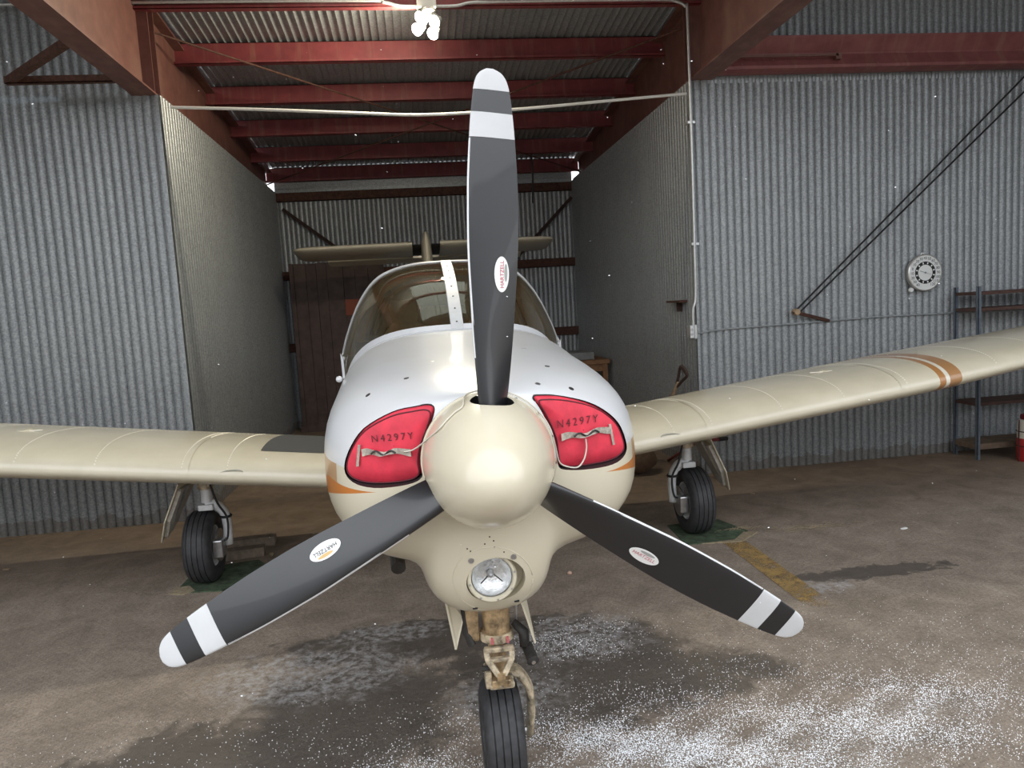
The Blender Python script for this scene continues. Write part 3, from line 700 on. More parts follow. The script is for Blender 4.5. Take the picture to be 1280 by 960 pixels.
for (u, v) in ((594, 760), (646, 751)):
    p, nrm = oncowl(u, v)
    if p: MB().box((p.x-.007, p.y-.004, p.z-.0025), (p.x+.007, p.y+.004, p.z+.0025)).ob('vent_slot', 'black', COWL)
for (u, v) in ((589, 701), (642, 696)):
    p, nrm = oncowl(u, v)
    if p: MB().lathe([(0, .003), (.004, .003), (.0045, .002), (.008, .002), (.0085, -.002)], nrm, p, 14).ob('screw', 'steel', COWL, 50)

# landing light
lx, ly, lz = LC
m = MB(); m.lathe([(.070, .045), (.070, .0), (.066, -.006), (.060, -.006), (.057, .0), (.057, .02)], (0, 1, 0), (lx, .108, lz), 40); LL = m.ob('landing_light', 'paint_cream', AP, 40)
m = MB().lathe([(.0, .030), (.02, .028), (.04, .018), (.055, .002)], (0, 1, 0), (lx, .112, lz), 40); m.ob('reflector', 'reflector', LL, 179)
m = MB().lathe([(.0, -.006), (.03, -.004), (.05, .0), (.055, .004)], (0, 1, 0), (lx, .107, lz), 40); m.ob('lens', 'lens_glass', LL, 179)
MB().lathe([(0, -.012), (.006, -.010), (.009, 0), (.009, .016)], (0, 1, 0), (lx-.002, .122, lz+.004), 14).ob('filament_shield', 'steel', LL, 50)
for dx in (-.03, .03): MB().tube([(lx+dx*.2, .124, lz+.004), (lx+dx, .126, lz+.004-abs(dx)*.8)], .0018, 6).ob('support_wire', 'grimy_dark', LL)
ringp = [oncowl(616+50*math.cos(2*PI*k/48), 724+40*math.sin(2*PI*k/48)) for k in range(48)]
ringp = [p for p, n in ringp if p is not None and p.y < .4]
if len(ringp) > 30: MB().tube(ringp, .0014, 6, len(ringp) == 48).ob('surround_seam', 'paint_cream', COWL, 179)
for k in range(8):
    a = 2*PI*k/8+.2; MB().lathe([(0, -.008), (.003, -.008), (.003, 0)], (0, 1, 0), (lx+.0635*math.cos(a), .108, lz+.0635*math.sin(a)), 8).ob('screw', 'steel', LL)

# fuselage tub, deck, tailcone
deck = MB().grid([section(y) for y in (1.35, 1.45, 1.6, 1.75, 1.9, 2.0)], cu=True, cap=True).ob('forward_fuselage', 'paint_body', AP, 40)
MB().grid([[(p[0]*1.002, y, 1.1+(p[2]-1.1)*1.002) for p in section(1.347)] for y in (1.343, 1.352)], cu=True).ob('firewall_seam', 'grimy_dark', AP)
def tub(y):
    q = (y-2.0)/2.4; W = .565-.09*q; out = []
    sill = 1.37; b = .66+.06*q
    for i in range(33):
        a = -PI/2*1.0+PI*i/32; s_, c_ = math.sin(a), math.cos(a)
        out.append((W*(abs(s_)**(2/3.2))*(1 if s_ > 0 else -1), y, sill-(sill-b)*abs(c_)**(2/3.2)))
    return out
yy = [2.0, 2.3, 2.7, 3.2, 3.8, 4.4]
o = MB().grid([tub(y) for y in yy]).ob('cabin_side', 'paint_body', AP, 60); sm = o.modifiers.new('t', 'SOLIDIFY'); sm.thickness = .02; sm.offset = 0
MB().box((-.50, 2.0, .80), (.50, 4.4, .82)).ob('cabin_floor', 'carpet', AP)
arc0 = [(0, 2.17, 1.838), (.16, 2.165, 1.832), (.29, 2.15, 1.803), (.385, 2.13, 1.75), (.47, 2.11, 1.64), (.537, 2.09, 1.49), (.577, 2.07, 1.36)]
A_h = catmull(arc0, 21); A_full = [np.array((-p[0], p[1], p[2])) for p in A_h[:0:-1]]+A_h
def arch(y):
    q = (y-2.17)/2.23; T = pchip((2.17, 2.8, 3.5, 4.4), (1.838, 1.872, 1.83, 1.62), y); W = .577-.09*q
    return [np.array((p[0]*W/.577, y, 1.36+(p[2]-1.36)*(T-1.36)/(1.838-1.36))) for p in A_full]
ya = [2.25, 2.4, 2.55, 2.8, 3.05, 3.15, 3.25, 3.5, 3.75, 3.9, 4.15, 4.4]
rows = [A_full]+[arch(y) for y in ya]
m = MB(); M_ = len(A_full); v = [p for r in rows for p in r]; f = []; panes = {}
for i in range(len(rows)-1):
    for j in range(M_-1):
        side = j <= 10 or j >= M_-12
        kk = j if j <= 10 else M_-2-j
        win = side and 2 <= kk <= 9 and (2 <= i <= 4 or 7 <= i <= 8)
        q = (i*M_+j, i*M_+j+1, (i+1)*M_+j+1, (i+1)*M_+j)
        if win: panes.setdefault((j < 20, i < 6), []).append(q)
        else: f.append(q)
m.add(v, f); o = m.ob('cabin_roof', 'paint_white', AP, 60); sm = o.modifiers.new('t', 'SOLIDIFY'); sm.thickness = .022; sm.offset = -1
for q in panes.values():
    idx = sorted({i for a in q for i in a}); mp = {k: i for i, k in enumerate(idx)}
    MB().add([v[i] for i in idx], [tuple(mp[i] for i in a) for a in q]).ob('side_window', 'windshield_glass', AP, 179)
# inner headliner ring and rear bulkhead seen through the glass
m = MB(); inn = [[np.array((p[0]*.955, y_, 1.36+(p[2]-1.36)*.94)) for p in arch(max(2.17, y_))] for y_ in (2.14, 2.26, 2.42, 2.7)]
m.grid(inn).ob('headliner', 'interior_beige', AP, 179)
MB().grid([[np.array((p[0]*k, y_, 1.36+(p[2]-1.36)*(k-.012))) for p in arch(2.2)] for k, y_ in ((.962, 2.20), (.93, 2.22), (.885, 2.27), (.865, 2.34))]).ob('pillar_trim', 'interior_beige', AP, 179)
MB().grid([[np.array((p[0]*.95, 4.30, p[2]-.02)) for p in arch(4.3)], [np.array((p[0]*.9, 4.30, .85)) for p in arch(4.3)]]).ob('rear_bulkhead', 'interior_tan', AP)
for s in (-1, 1):
    c = Vector((s*.25, 2.95, .82))
    st = MB(); rr = []
    for z, hw, th, yo in ((0.0, .21, .09, -.02), (.25, .22, .08, .02), (.5, .2, .07, .08), (.66, .13, .055, .12), (.69, .08, .045, .125), (.8, .11, .05, .14), (.84, .09, .04, .15)):
        rr.append([c+Vector((hw*se(a_, 3)[0]*(1 if math.cos(a_) > 0 else -1), yo+th*se(a_, 3)[1]*(1 if math.sin(a_) > 0 else -1), z)) for a_ in [2*PI*k/20 for k in range(20)]])
    st.grid(rr, cu=True, cap=True).ob('seat_back', 'interior_tan', AP, 60)
    bevel(MB().box((c.x-.22, 2.45, .82), (c.x+.22, 2.95, 1.02)).ob('seat_cushion', 'interior_tan', AP), .03)
# instrument panel + glareshield
B_h = catmull([(0, 1.395), (.18, 1.425), (.33, 1.53), (.44, 1.68), (.52, 1.84), (.562, 1.99)], 21)
B_h = [np.array((p[0], p[1], deckz(p[0], p[1])+.003)) for p in B_h]
B_h[-1][2] = 1.36
B_full = [np.array((-p[0], p[1], p[2])) for p in B_h[:0:-1]]+B_h
m = MB(); rows = []
for q in (0, .35, .7, 1):
    rows.append([np.array((p[0]*.96, (p[1]+.04)*(1-q)+2.02*q, 0)) for p in B_full])
rows = [[np.array((p[0], min(p[1], 2.02), deckz(p[0], min(p[1], 2.0))+.006-.012*(abs(p[0])/.55)**4)) for p in r] for r in rows]
m.grid(rows).ob('glareshield', 'glareshield', AP, 179)
MB().box((-.5, 2.0, 1.05), (.5, 2.03, 1.44)).ob('instrument_panel', 'interior_dark', AP)
# windshield
rows = []
for i in range(11):
    s = i/10; r = []
    for b, a in zip(B_full, A_full):
        p = b*(1-s)+a*s; bul = .055*math.sin(PI*s)*(1-.55*abs(p[0])/.57)
        r.append(p+np.array((p[0]*.35, -.62, .78))*bul)
    rows.append(r)
WS = MB().grid(rows).ob('windshield', 'windshield_glass', AP, 179)
def strip_along(pts, wd, th, nrm, name, mat, par):   # band of width wd along pts, leaning in direction nrm(p)
    m = MB(); rows = []
    for i, p in enumerate(pts):
        a, b = nrm(i); a = Vector(a).normalized(); b = Vector(b).normalized(); p = Vector(p)
        rows.append([p+b*th+a*-.004, p+b*th+a*wd, p+a*wd-b*th, p-a*.004-b*th])
    m.grid(rows, cu=True, cap=True); return m.ob(name, mat, par, 50)
strip_along(B_full, .034, .005, lambda i: (np.array(rows[2][i])-B_full[i], (B_full[i][0]*.5, -.6, .8)), 'base_frame', 'paint_white', WS)
strip_along(A_full, .026, .006, lambda i: (np.array(rows[8][i])-A_full[i], (A_full[i][0]*1.0, -.5, .6)), 'arch_frame', 'paint_white', WS)
# centre strip with screws
cs = [np.array(r[20]) for r in rows]
m = MB(); rr = []
for i, p in enumerate(cs):
    d = cs[min(i+1, 10)]-cs[max(i-1, 0)]; nn = np.array((0, -d[2], d[1])); nn = nn/np.linalg.norm(nn)
    hw = .027; rr.append([p+nn*.006+np.array((x, 0, 0)) for x in (-hw, hw)]+[p+nn*.0+np.array((x, 0, 0)) for x in (hw+.002, -hw-.002)])
CS = m.grid(rr, cu=True, cap=True).ob('centre_strip', 'strip_grey', WS, 40)
for k in range(8):
    t_ = .06+.88*k/7; i = min(int(t_*10), 9); p = cs[i]*(1-(t_*10-i))+cs[i+1]*(t_*10-i); d = cs[i+1]-cs[i]; nn = Vector((0, -d[2], d[1])).normalized()
    MB().lathe([(0, .0085), (.004, .008), (.0045, .006)], nn, p, 8).ob('screw', 'grimy_dark', WS)
# outside temperature probe ball at the cowl's shoulder
p, nrm = oncowl(427, 476)
q = ony(424, 474, 1.25); MB().lathe([(0, -.014), (.010, -.010), (.014, 0), (.010, .010), (0, .014)], (1, 0, 0), q, 12).ob('probe', 'paint_white', AP, 179)
MB().tube([q, (q[0]+.05, q[1], q[2]-.005)], .004, 6).ob('probe_stem', 'steel', AP)
# tailcone, fin, stabilator
rows = []
for y, W, zt, zb in ((4.4, .50, 1.62, .72), (5.0, .42, 1.54, .80), (5.8, .30, 1.45, .93), (6.6, .19, 1.38, 1.04), (7.4, .11, 1.33, 1.13), (8.05, .05, 1.30, 1.20)):
    zc = (zt+zb)/2; rows.append([(W*se(a, 2.5)[1]*(1 if math.sin(a) > 0 else -1), y, zc+(zt-zb)/2*se(a, 2.5)[0]*(1 if math.cos(a) > 0 else -1)) for a in [2*PI*k/32 for k in range(32)]])
MB().grid(rows, cu=True, cap=True).ob('tailcone', 'paint_body', AP, 60)
def foil(c, n=22, tu=.085, tl=.055, round_te=.004):
    pts = []
    for i in range(n):
        x = .5*(1-math.cos(PI*i/(n-1))); y = 5*(.2969*math.sqrt(x)-.126*x-.3516*x*x+.2843*x**3-.1015*x**4); pts.append((x, y))
    up = [(x*c, y*tu*2*c+round_te*x*.3) for x, y in pts[::-1]]; lo = [(x*c, -y*tl*2*c-round_te*x*.3) for x, y in pts[1:]]
    return up+lo
rows = []
for z, y0, c in ((1.30, 6.25, 1.75), (1.7, 6.58, 1.45), (2.2, 6.92, 1.12), (2.42, 7.04, .98), (2.50, 7.08, .92), (2.53, 7.14, .82)):
    t_ = .06 if z < 2.5 else .035; rows.append([(b, y0+a, z) for a, b in foil(c, 18, t_, t_)])
MB().grid(rows, cu=True, cap=True).ob('fin', 'paint_tail', AP, 60)
STB = None
SA = math.radians(-7.5)
def stab_pt(a, b, x, dz=0): # a chord, b thickness
    return (x, 7.27+a*math.cos(SA)-b*math.sin(SA), 2.405+a*math.sin(SA)+b*math.cos(SA)+dz)
for s in (-1, 1):
    rows = []
    for x, c, k in ((.17, .80, 1), (.6, .79, 1), (1.2, .77, 1), (1.45, .75, 1), (1.53, .70, .9), (1.575, .60, .65), (1.595, .48, .25)):
        rows.append([stab_pt(a+(.78-c)*.35, b*k, s*x) for a, b in foil(c, 18, .062, .062)])
    STB = MB().grid(rows, cu=True, cap=True).ob('stabilator', 'paint_tail', AP, 60)
    MB().grid([[stab_pt(a, b, s*x) for a, b in ((.80, .012), (.97, -.028), (.967, -.040), (.80, -.012))] for x in (.02, 1.27)], cu=True, cap=True).ob('trim_tab', 'paint_cream', STB)
MB().grid([[stab_pt(a+.1, b, x) for a, b in foil(.6, 14, .05, .05)] for x in (-.18, .18)], cu=True, cap=True).ob('tail_fairing', 'grimy_dark', AP, 60)

# wings
def wing_sec(x):
    ax = abs(x); q = max(0, (ax-2.95)/2.4); le = 2.10+.28*q; c = 1.60-.52*q; z = .622+.125*ax
    inc = -.035
    return le, c, z, inc
def wing_pt(x, a, b):
    le, c, z, inc = wing_sec(x); return (x, le+a, z+b+a*inc)
def wing_top(x, fr):
    le, c, z, inc = wing_sec(x); x_ = fr; y = 5*(.2969*math.sqrt(x_)-.126*x_-.3516*x_*x_+.2843*x_**3-.1015*x_**4)
    return Vector(wing_pt(x, fr*c, y*.086*2*c))
for s in (-1, 1):
    rows = []
    for x in [.40, .8, 1.2, 1.6, 2.0, 2.4, 2.8, 2.95, 3.3, 3.8, 4.4, 5.0, 5.25, 5.35]:
        le, c, z, inc = wing_sec(x); k = 1 if x < 5.2 else (.85 if x < 5.3 else .35)
        rows.append([wing_pt(s*x, a, b*k) for a, b in foil(c, 34, .086, .058)])
    W_ = MB().grid(rows, cu=True, cap=True).ob('wing', 'paint_wing', AP, 60)
    rv = MB()
    def rivet(p, n):
        n = n.normalized(); u = n.orthogonal().normalized(); w_ = n.cross(u)
        ring = [p+(u*math.cos(2*PI*k/6)+w_*math.sin(2*PI*k/6))*.0052-n*.001 for k in range(6)]
        rv.add(ring+[p+n*.0032], [(k, (k+1) % 6, 6) for k in range(6)])
    for xr in (1.22, 1.415, 1.445, 1.87, 2.25, 2.60, 2.645, 3.25, 3.6):
        for k in range(58):
            fr = .012+.62*k/57; p = wing_top(s*xr, fr); p2 = wing_top(s*xr, fr+.004); d = p2-p; rivet(p, Vector((0, -d.z, d.y)))
    for k in range(120):
        x = .6+k*.026; p = wing_top(s*x, .50); rivet(p, Vector((0, 0, 1)))
    o = rv.ob('rivets', 'rivet', W_); o['kind'] = 'stuff'
    # joint strap of the skin panels
    for xr in (1.43, 2.62):
        m = MB(); rr = []
        for k in range(22):
            fr = .0005+.30*(k/21)**2; p = wing_top(s*xr, fr); rr.append([p+Vector((-.02, -.001, .0015)), p+Vector((.02, -.001, .0015))])
        m.grid(rr).ob('skin_strap', 'paint_wing', W_, 179)
    # stall scoop on the leading edge
    m = MB(); rr = []
    for i in range(9):
        a = PI*i/8; x = 1.23 - .0; p = wing_top(s*(1.20), .006); rr.append([p+Vector((.062*math.cos(a), -.006+.002*j, -.008+.014*math.sin(a)-.022*j*.0)) + Vector((0, .03*j, .006*j)) for j in range(2)])
    m.grid(rr); m.ob('inlet_lip', 'decal_grey', W_, 179)
    # filler cap
    p = wing_top(s*2.42, .30); MB().lathe([(0, .006), (.045, .005), (.05, -.004)], (0, -.05, 1), p, 24).ob('filler_cap', 'paint_wing', W_, 50)
    p = wing_top(s*2.36, .29); MB().box((p.x-.07, p.y-.006, p.z), (p.x+.05, p.y+.006, p.z+.006)).ob('cap_latch', 'rivet', W_)
    if s < 0:
        m = MB(); rr = []
        for k in range(14):
            fr = .125+.6*k/13; rr.append([wing_top(-(1.08*(1-i/10)+.43*i/10), fr)+Vector((0, 0, .0025)) for i in range(11)])
        m.grid(rr).ob('wing_walk', 'walkway', W_, 179)

# wheels
def tyre(parent, c, R, wd, name='tyre'):
    h = wd/2; prof = [(R*.55, -h*.72), (R*.62, -h*.92), (R*.78, -h*1.0), (R*.90, -h*.92), (R*.965, -h*.74)]
    crown = []
    for k in (-.55, -.18, .18, .55):
        z0 = R*(1-.045*(k*1.0)**2)
        crown += [(z0, h*(k-.035)), (z0-.007, h*(k-.03)), (z0-.007, h*(k+.03)), (z0, h*(k+.035))]
    prof = prof+crown+[(r, -z) for r, z in prof[::-1]]
    return MB().lathe(prof, (1, 0, 0), c, 48).ob(name, 'rubber', parent, 35)
def hub(parent, c, R, wd):
    h = wd/2; pr = [(0, -h*.5), (R*.18, -h*.55), (R*.2, -h*.4), (R*.42, -h*.42), (R*.52, -h*.72), (R*.57, -h*.75), (R*.57, h*.75), (R*.52, h*.72), (R*.42, h*.42), (R*.2, h*.4), (R*.18, h*.55), (0, h*.5)]
    MB().lathe(pr, (1, 0, 0), c, 32).ob('wheel_rim', 'gear_white', parent, 35)
for s in (-1, 1):
    cx = s*1.57; cyw = 2.78; R = .222
    zw = wing_sec(1.53)[2]-.06
    L = MB().tube([(s*1.525, 2.76, zw+.02), (s*1.525, 2.76, .50)], .033, 14).ob('main_gear_leg', 'gear_white', AP, 50)
    MB().tube([(s*1.525, 2.76, .60), (s*1.525, 2.76, .47)], .024, 14).ob('oleo_piston', 'chrome', L, 50)
    MB().lathe([(.02, -.02), (.045, -.02), (.05, 0), (.045, .03), (.03, .035)], (0, 0, 1), (s*1.525, 2.76, .605), 16).ob('collar', 'grimy_cream', L, 40)
    bevel(MB().box((s*1.525-.045, 2.71, .455), (s*1.525+.045, 2.81, .492)).ob('yoke', 'gear_white', L), .008)
    arm = catmull([(s*1.53, 2.765, .485), (s*1.48, 2.77, .475), (s*1.435, 2.775, .42), (s*1.425, 2.78, .34), (s*1.43, 2.78, .22)], 18)
    MB().tube(arm, [.032]*7+[.028]*11, 10).ob('fork_arm', 'gear_white', L, 179)
    T_ = tyre(L, (cx, cyw, R), R, .165); hub(L, (cx, cyw, R), R, .165)
    bevel(MB().box((s*1.465-.03, 2.66, .17), (s*1.465+.03, 2.745, .28)).ob('brake_caliper', 'steel', L), .008)
    MB().lathe([(0, -.01), (.10, -.01), (.10, .0), (0, 0)], (1, 0, 0), (s*1.475, cyw, R), 28).ob('brake_disc', 'steel', L)
    MB().tube(catmull([(s*1.49, 2.73, .62), (s*1.455, 2.72, .50), (s*1.41, 2.73, .40), (s*1.415, 2.72, .28), (s*1.45, 2.71, .26)], 20), .007, 6).ob('brake_hose', 'black', L)
    for z in (.40, .62): MB().lathe([(.034, -.008), (.040, 0), (.034, .008)], (0, 0, 1), (s*1.428 if z < .5 else s*1.525, 2.775, z), 14).ob('clamp', 'black', L)
    MB().tube([(s*1.50, 2.80, zw), (s*1.30, 2.92, zw-.02)], .016, 8).ob('side_brace', 'grimy_dark', L)
    MB().tube([(s*1.55, 2.74, zw-.02), (s*1.68, 2.74, zw-.04), (s*1.72, 2.76, zw+.01)], .010, 8).ob('door_link', 'grimy_dark', L)
    # gear door, hanging outboard of the wheel
    d0, d1 = Vector((s*1.63, 0, .652)), Vector((s*1.805, 0, .275)); nrm = Vector((s*1, 0, .46)).normalized()
    poly = [d0+Vector((0, 2.60, 0)), d0+Vector((0, 2.98, 0)), d1+Vector((0, 2.90, .03)), d1+Vector((0, 2.74, 0)), d1*.6+d0*.4+Vector((0, 2.62, 0))]
    D_ = MB().prism(poly, nrm*.006).ob('gear_door', 'paint_cream', AP)
    inner = [p*1 for p in poly]; c_ = sum(poly, Vector())/5
    MB().prism([c_+(p-c_)*.8-nrm*.022 for p in poly], nrm*.02).ob('door_stiffener', 'door_inner', D_)
    MB().tube([d0+Vector((-s*.03, 2.68, -.02)), d1+Vector((-s*.035, 2.76, .06))], .010, 6).ob('door_rod', 'steel', D_)

# nose gear
ng = np.array([.006, .40, 0])
N_ = MB().lathe([(.044, .70), (.044, .56), (.05, .556), (.05, .528), (.03, .522), (.03, .40)], (0, 0, 1), (ng[0], ng[1], 0), 24).ob('nose_gear_strut', 'bronze', AP, 40)
MB().lathe([(.0505, .556), (.054, .554), (.054, .530), (.0505, .528)], (0, 0, 1), (ng[0], ng[1], 0), 24).ob('collar', 'grimy_cream', N_, 40)
for x in (-.02, .03): MB().box((ng[0]+x-.003, ng[1]-.056, .532), (ng[0]+x+.003, ng[1]-.05, .552)).ob('slip_mark', 'decal_red', N_)
y0 = ng[1]-.05
def bar(a, b, wd, th, name, mat):
    a, b = Vector(a), Vector(b); d = (b-a).normalized(); s_ = d.cross(Vector((0, 1, 0))).normalized()*wd/2; t_ = Vector((0, th/2, 0))
    bevel(MB().hexa([a-s_-t_, a+s_-t_, a+s_+t_, a-s_+t_], [b-s_-t_, b+s_-t_, b+s_+t_, b-s_+t_]).ob(name, mat, N_), .003)
X = ng[0]
# upper torque link: A-shaped plate with window; lower link behind it
bar((X-.040, y0, .518), (X-.038, y0-.012, .488), .018, .02, 'torque_link_side', 'grimy_cream')
bar((X+.040, y0, .518), (X+.038, y0-.012, .488), .018, .02, 'torque_link_side', 'grimy_cream')
bar((X-.040, y0-.012, .492), (X-.009, y0-.035, .447), .018, .02, 'torque_link_side', 'grimy_cream')
bar((X+.040, y0-.012, .492), (X+.009, y0-.035, .447), .018, .02, 'torque_link_side', 'grimy_cream')
bar((X-.046, y0-.004, .516), (X+.046, y0-.004, .516), .016, .022, 'torque_link_bar', 'grimy_cream')
bar((X-.036, y0-.014, .487), (X+.036, y0-.014, .487), .012, .02, 'torque_link_bar', 'grimy_cream')
bar((X, y0-.036, .455), (X, y0-.02, .408), .026, .022, 'lower_link', 'bronze')
bevel(MB().box((X-.038, y0-.026, .392), (X+.042, y0+.09, .412)).ob('fork_head', 'grimy_cream', N_), .007)
bevel(MB().box((X-.030, y0-.03, .400), (X-.006, y0+.0, .425)).ob('link_lug', 'bronze', N_), .004)
bevel(MB().box((X+.006, y0-.03, .400), (X+.030, y0+.0, .425)).ob('link_lug', 'bronze', N_), .004)
bevel(MB().box((X-.048, y0-.02, .395), (X-.028, y0+.05, .45)).ob('stop_block', 'grimy_cream', N_), .004)
MB().lathe([(0, -.012), (.009, -.012), (.009, .012), (0, .012)], (1, 0, 0), (X-.045, y0, .455), 10).ob('bolt', 'grimy_dark', N_)
rows = []
for p, wd in zip(catmull([(X+.02, .43, .405), (X+.06, .43, .395), (X+.095, .435, .34), (X+.102, .44, .26), (X+.092, .44, .18)], 18), np.linspace(.028, .024, 18)):
    rows.append([(p[0]+.013*math.cos(a), p[1]+wd*1.7*math.sin(a), p[2]+.013*math.cos(a)*.6) for a in [2*PI*k/10 for k in range(10)]])
MB().grid(rows, cu=True, cap=True).ob('fork', 'grimy_cream', N_, 179)
tyre(N_, (X+.0, .44, .18), .18, .128); hub(N_, (X, .44, .18), .18, .128)
MB().tube([(X, .44, .18), (X+.10, .44, .18)], .014, 10).ob('axle', 'steel', N_)
MB().box((X-.062, .32, .256), (X-.055, .325, .262)).ob('balance_mark', 'mark_yellow', N_)
# steering damper on the side and linkage block on the other
MB().tube([(X+.055, .40, .575), (X+.085, .385, .545), (X+.085, .375, .50)], [.012, .018, .016], 10).ob('steering_arm', 'grimy_dark', N_, 179)
MB().lathe([(0, -.035), (.014, -.035), (.018, -.03), (.018, .03), (.02, .035), (.012, .04), (0, .04)], Vector((.15, -1, -.4)), (X+.098, .36, .485), 14).ob('damper', 'grimy_dark', N_, 40)
MB().lathe([(0, .044), (.007, .043), (.008, .036)], Vector((.15, -1, -.4)), (X+.098, .36, .485), 10).ob('damper_nut', 'chrome', N_)
bevel(MB().box((X-.098, .38, .53), (X-.055, .43, .68)).ob('drag_link', 'bronze', N_), .008)
MB().tube([(X-.10, .40, .70), (X-.095, .39, .56), (X-.08, .38, .52)], .012, 8).ob('link_rod', 'grimy_dark', N_)
MB().tube([(X+.075, .42, .70), (X+.066, .42, .56)], .004, 6).ob('cable', 'steel', N_)
for s, pl in ((-1, [(556, 750), (571, 812), (581, 776), (574, 756)]), (1, [(646, 752), (668, 804), (660, 765), (655, 748)])):
    pts = [Vector(ony(u, v, .36)) for u, v in pl]; pts[0].z += .02; pts[-1].z += .02
    pts = [pts[0]+Vector((0, -.03, .02)), pts[1], pts[2]+Vector((0, .03, 0)), pts[3]+Vector((0, .06, .02))]
    MB().prism(pts, (s*.006, 0, 0)).ob('nose_gear_door', 'paint_cream', AP)
MB().lathe([(0, .012), (.02, .01), (.022, 0)], (0, -1, 0), (-.30, .62, .80), 14).ob('exhaust_stub', 'grimy_dark', AP)
MB().tube([(-.30, .60, .80), (-.29, .48, .76)], .024, 12).ob('cowl_drain', 'grimy_dark', AP)

# propeller: spinner and three blades
HUB = Vector((-.0088, 0, 1.182)); TX, TZ, PHI = .006, -.0369, .0538
AX = Vector((TZ, -1, -TX)).normalized()
prof = [(0, .272), (.014, .271), (.034, .264), (.06, .245), (.088, .212), (.113, .172), (.135, .128), (.152, .083), (.164, .035), (.170, -.01), (.1725, -.045), (.1765, -.046), (.1765, -.060), (.160, -.062), (0, -.062)]
SPm = MB().lathe(prof, AX, HUB+Vector((-.007, 0, 0)), 72).mesh('spinner'); SPm.materials.append(MATS['spinner_paint'])
def blade_frame(k):
    a = PHI+k*2*PI/3; r = Vector((math.sin(a), 0, math.cos(a))); r.y = r.x*TZ - r.z*TX; r.normalize()
    t_ = r.cross(AX); t_.normalize()            # tangential; sign fixed below
    return r, t_
cut = []
for k in range(3):
    r, t_ = blade_frame(k); m = MB(); m.lathe([(0, .11), (.056, .11), (.056, .22), (0, .22)], r, HUB+AX*.012, 28); me = m.mesh('cut'); me.materials.append(MATS['black']); cut.append(me)
SP = link('spinner', boolean_cut(SPm, cut), None, AP, 35)
MB().lathe([(.1716, .0), (.1724, -.004), (.1720, -.008)], AX, HUB+AX*-.028, 72).ob('seam', 'edge_metal', SP)
for k in range(15):
    a = 2*PI*(k+.3)/15; u = AX.orthogonal().normalized(); w_ = AX.cross(u); n = (u*math.cos(a)+w_*math.sin(a)); MB().lathe([(0, .0015), (.0035, .001), (.0035, -.001)], n, HUB+AX*-.038+n*.1720, 8).ob('screw', 'grimy_dark', SP)
CH = ((.10, .090), (.16, .104), (.22, .110), (.30, .117), (.42, .128), (.55, .137), (.68, .133), (.78, .121), (.86, .107), (.91, .094), (.94, .078), (.957, .052), (.965, .018))
def blade_sec(r_, n=16):
    c = pchip([q[0] for q in CH], [q[1] for q in CH], r_); be = math.radians(pchip((.1, .2, .35, .6, .965), (50, 38, 27, 19, 13), r_))
    tk = pchip((.1, .18, .3, .6, .965), (.36, .25, .15, .09, .06), r_)
    up, lo = [], []
    for i in range(n):
        x = .5*(1-math.cos(PI*i/(n-1))); y = 5*(.2969*math.sqrt(x)-.126*x-.3516*x*x+.2843*x**3-.1036*x**4)
        up.append(((x-.45)*c, y*tk*c*1.35)); lo.append(((x-.45)*c, -y*tk*c*.55))
    return c, be, up[::-1]+lo[1:-1]
def blade_point(k, r_, a, b, be):   # a: from leading edge side to trailing edge, b: towards the front
    r, t_ = blade_frame(k); te = -t_ if k is None else t_
    A_ = te*math.cos(be) - AX*math.sin(be)       # leading edge forward, trailing edge aft
    Bn = AX*math.cos(be) + te*math.sin(be)
    sweep = 0.0
    return HUB+AX*.012 + r*r_ + A_*a + Bn*b
def bsurf(k, r_, a):                # point and normal on the blade's front face, a measured along the chord
    c, be, sec = blade_sec(r_, 24); x = a/c+.45; x = min(max(x, .001), .999)
    tk = pchip((.1, .18, .3, .6, .965), (.36, .25, .15, .09, .06), r_)
    y = 5*(.2969*math.sqrt(x)-.126*x-.3516*x*x+.2843*x**3-.1036*x**4)
    return blade_point(k, r_, a, y*tk*c*1.35, be)
RS = [.10, .13, .16, .19, .22, .26, .30, .36, .42, .48, .55, .62, .68, .73, .78, .82, .86, .89, .915, .935, .95, .958, .963, .965]
def slice_(k, r0, r1, n, gro, name, mat, par):
    rows = []
    for i in range(n):
        r_ = r0+(r1-r0)*i/(n-1); c, be, sec = blade_sec(r_); rows.append([blade_point(k, r_, a*(1+gro), b*(1+gro*6)+(0.0006 if b > 0 else -.0006), be) for a, b in sec])
    return MB().grid(rows, cu=True, cap=True).ob(name, mat, par, 60)
HART = text_mesh('HARTZELL', .0155, 'hartzell')
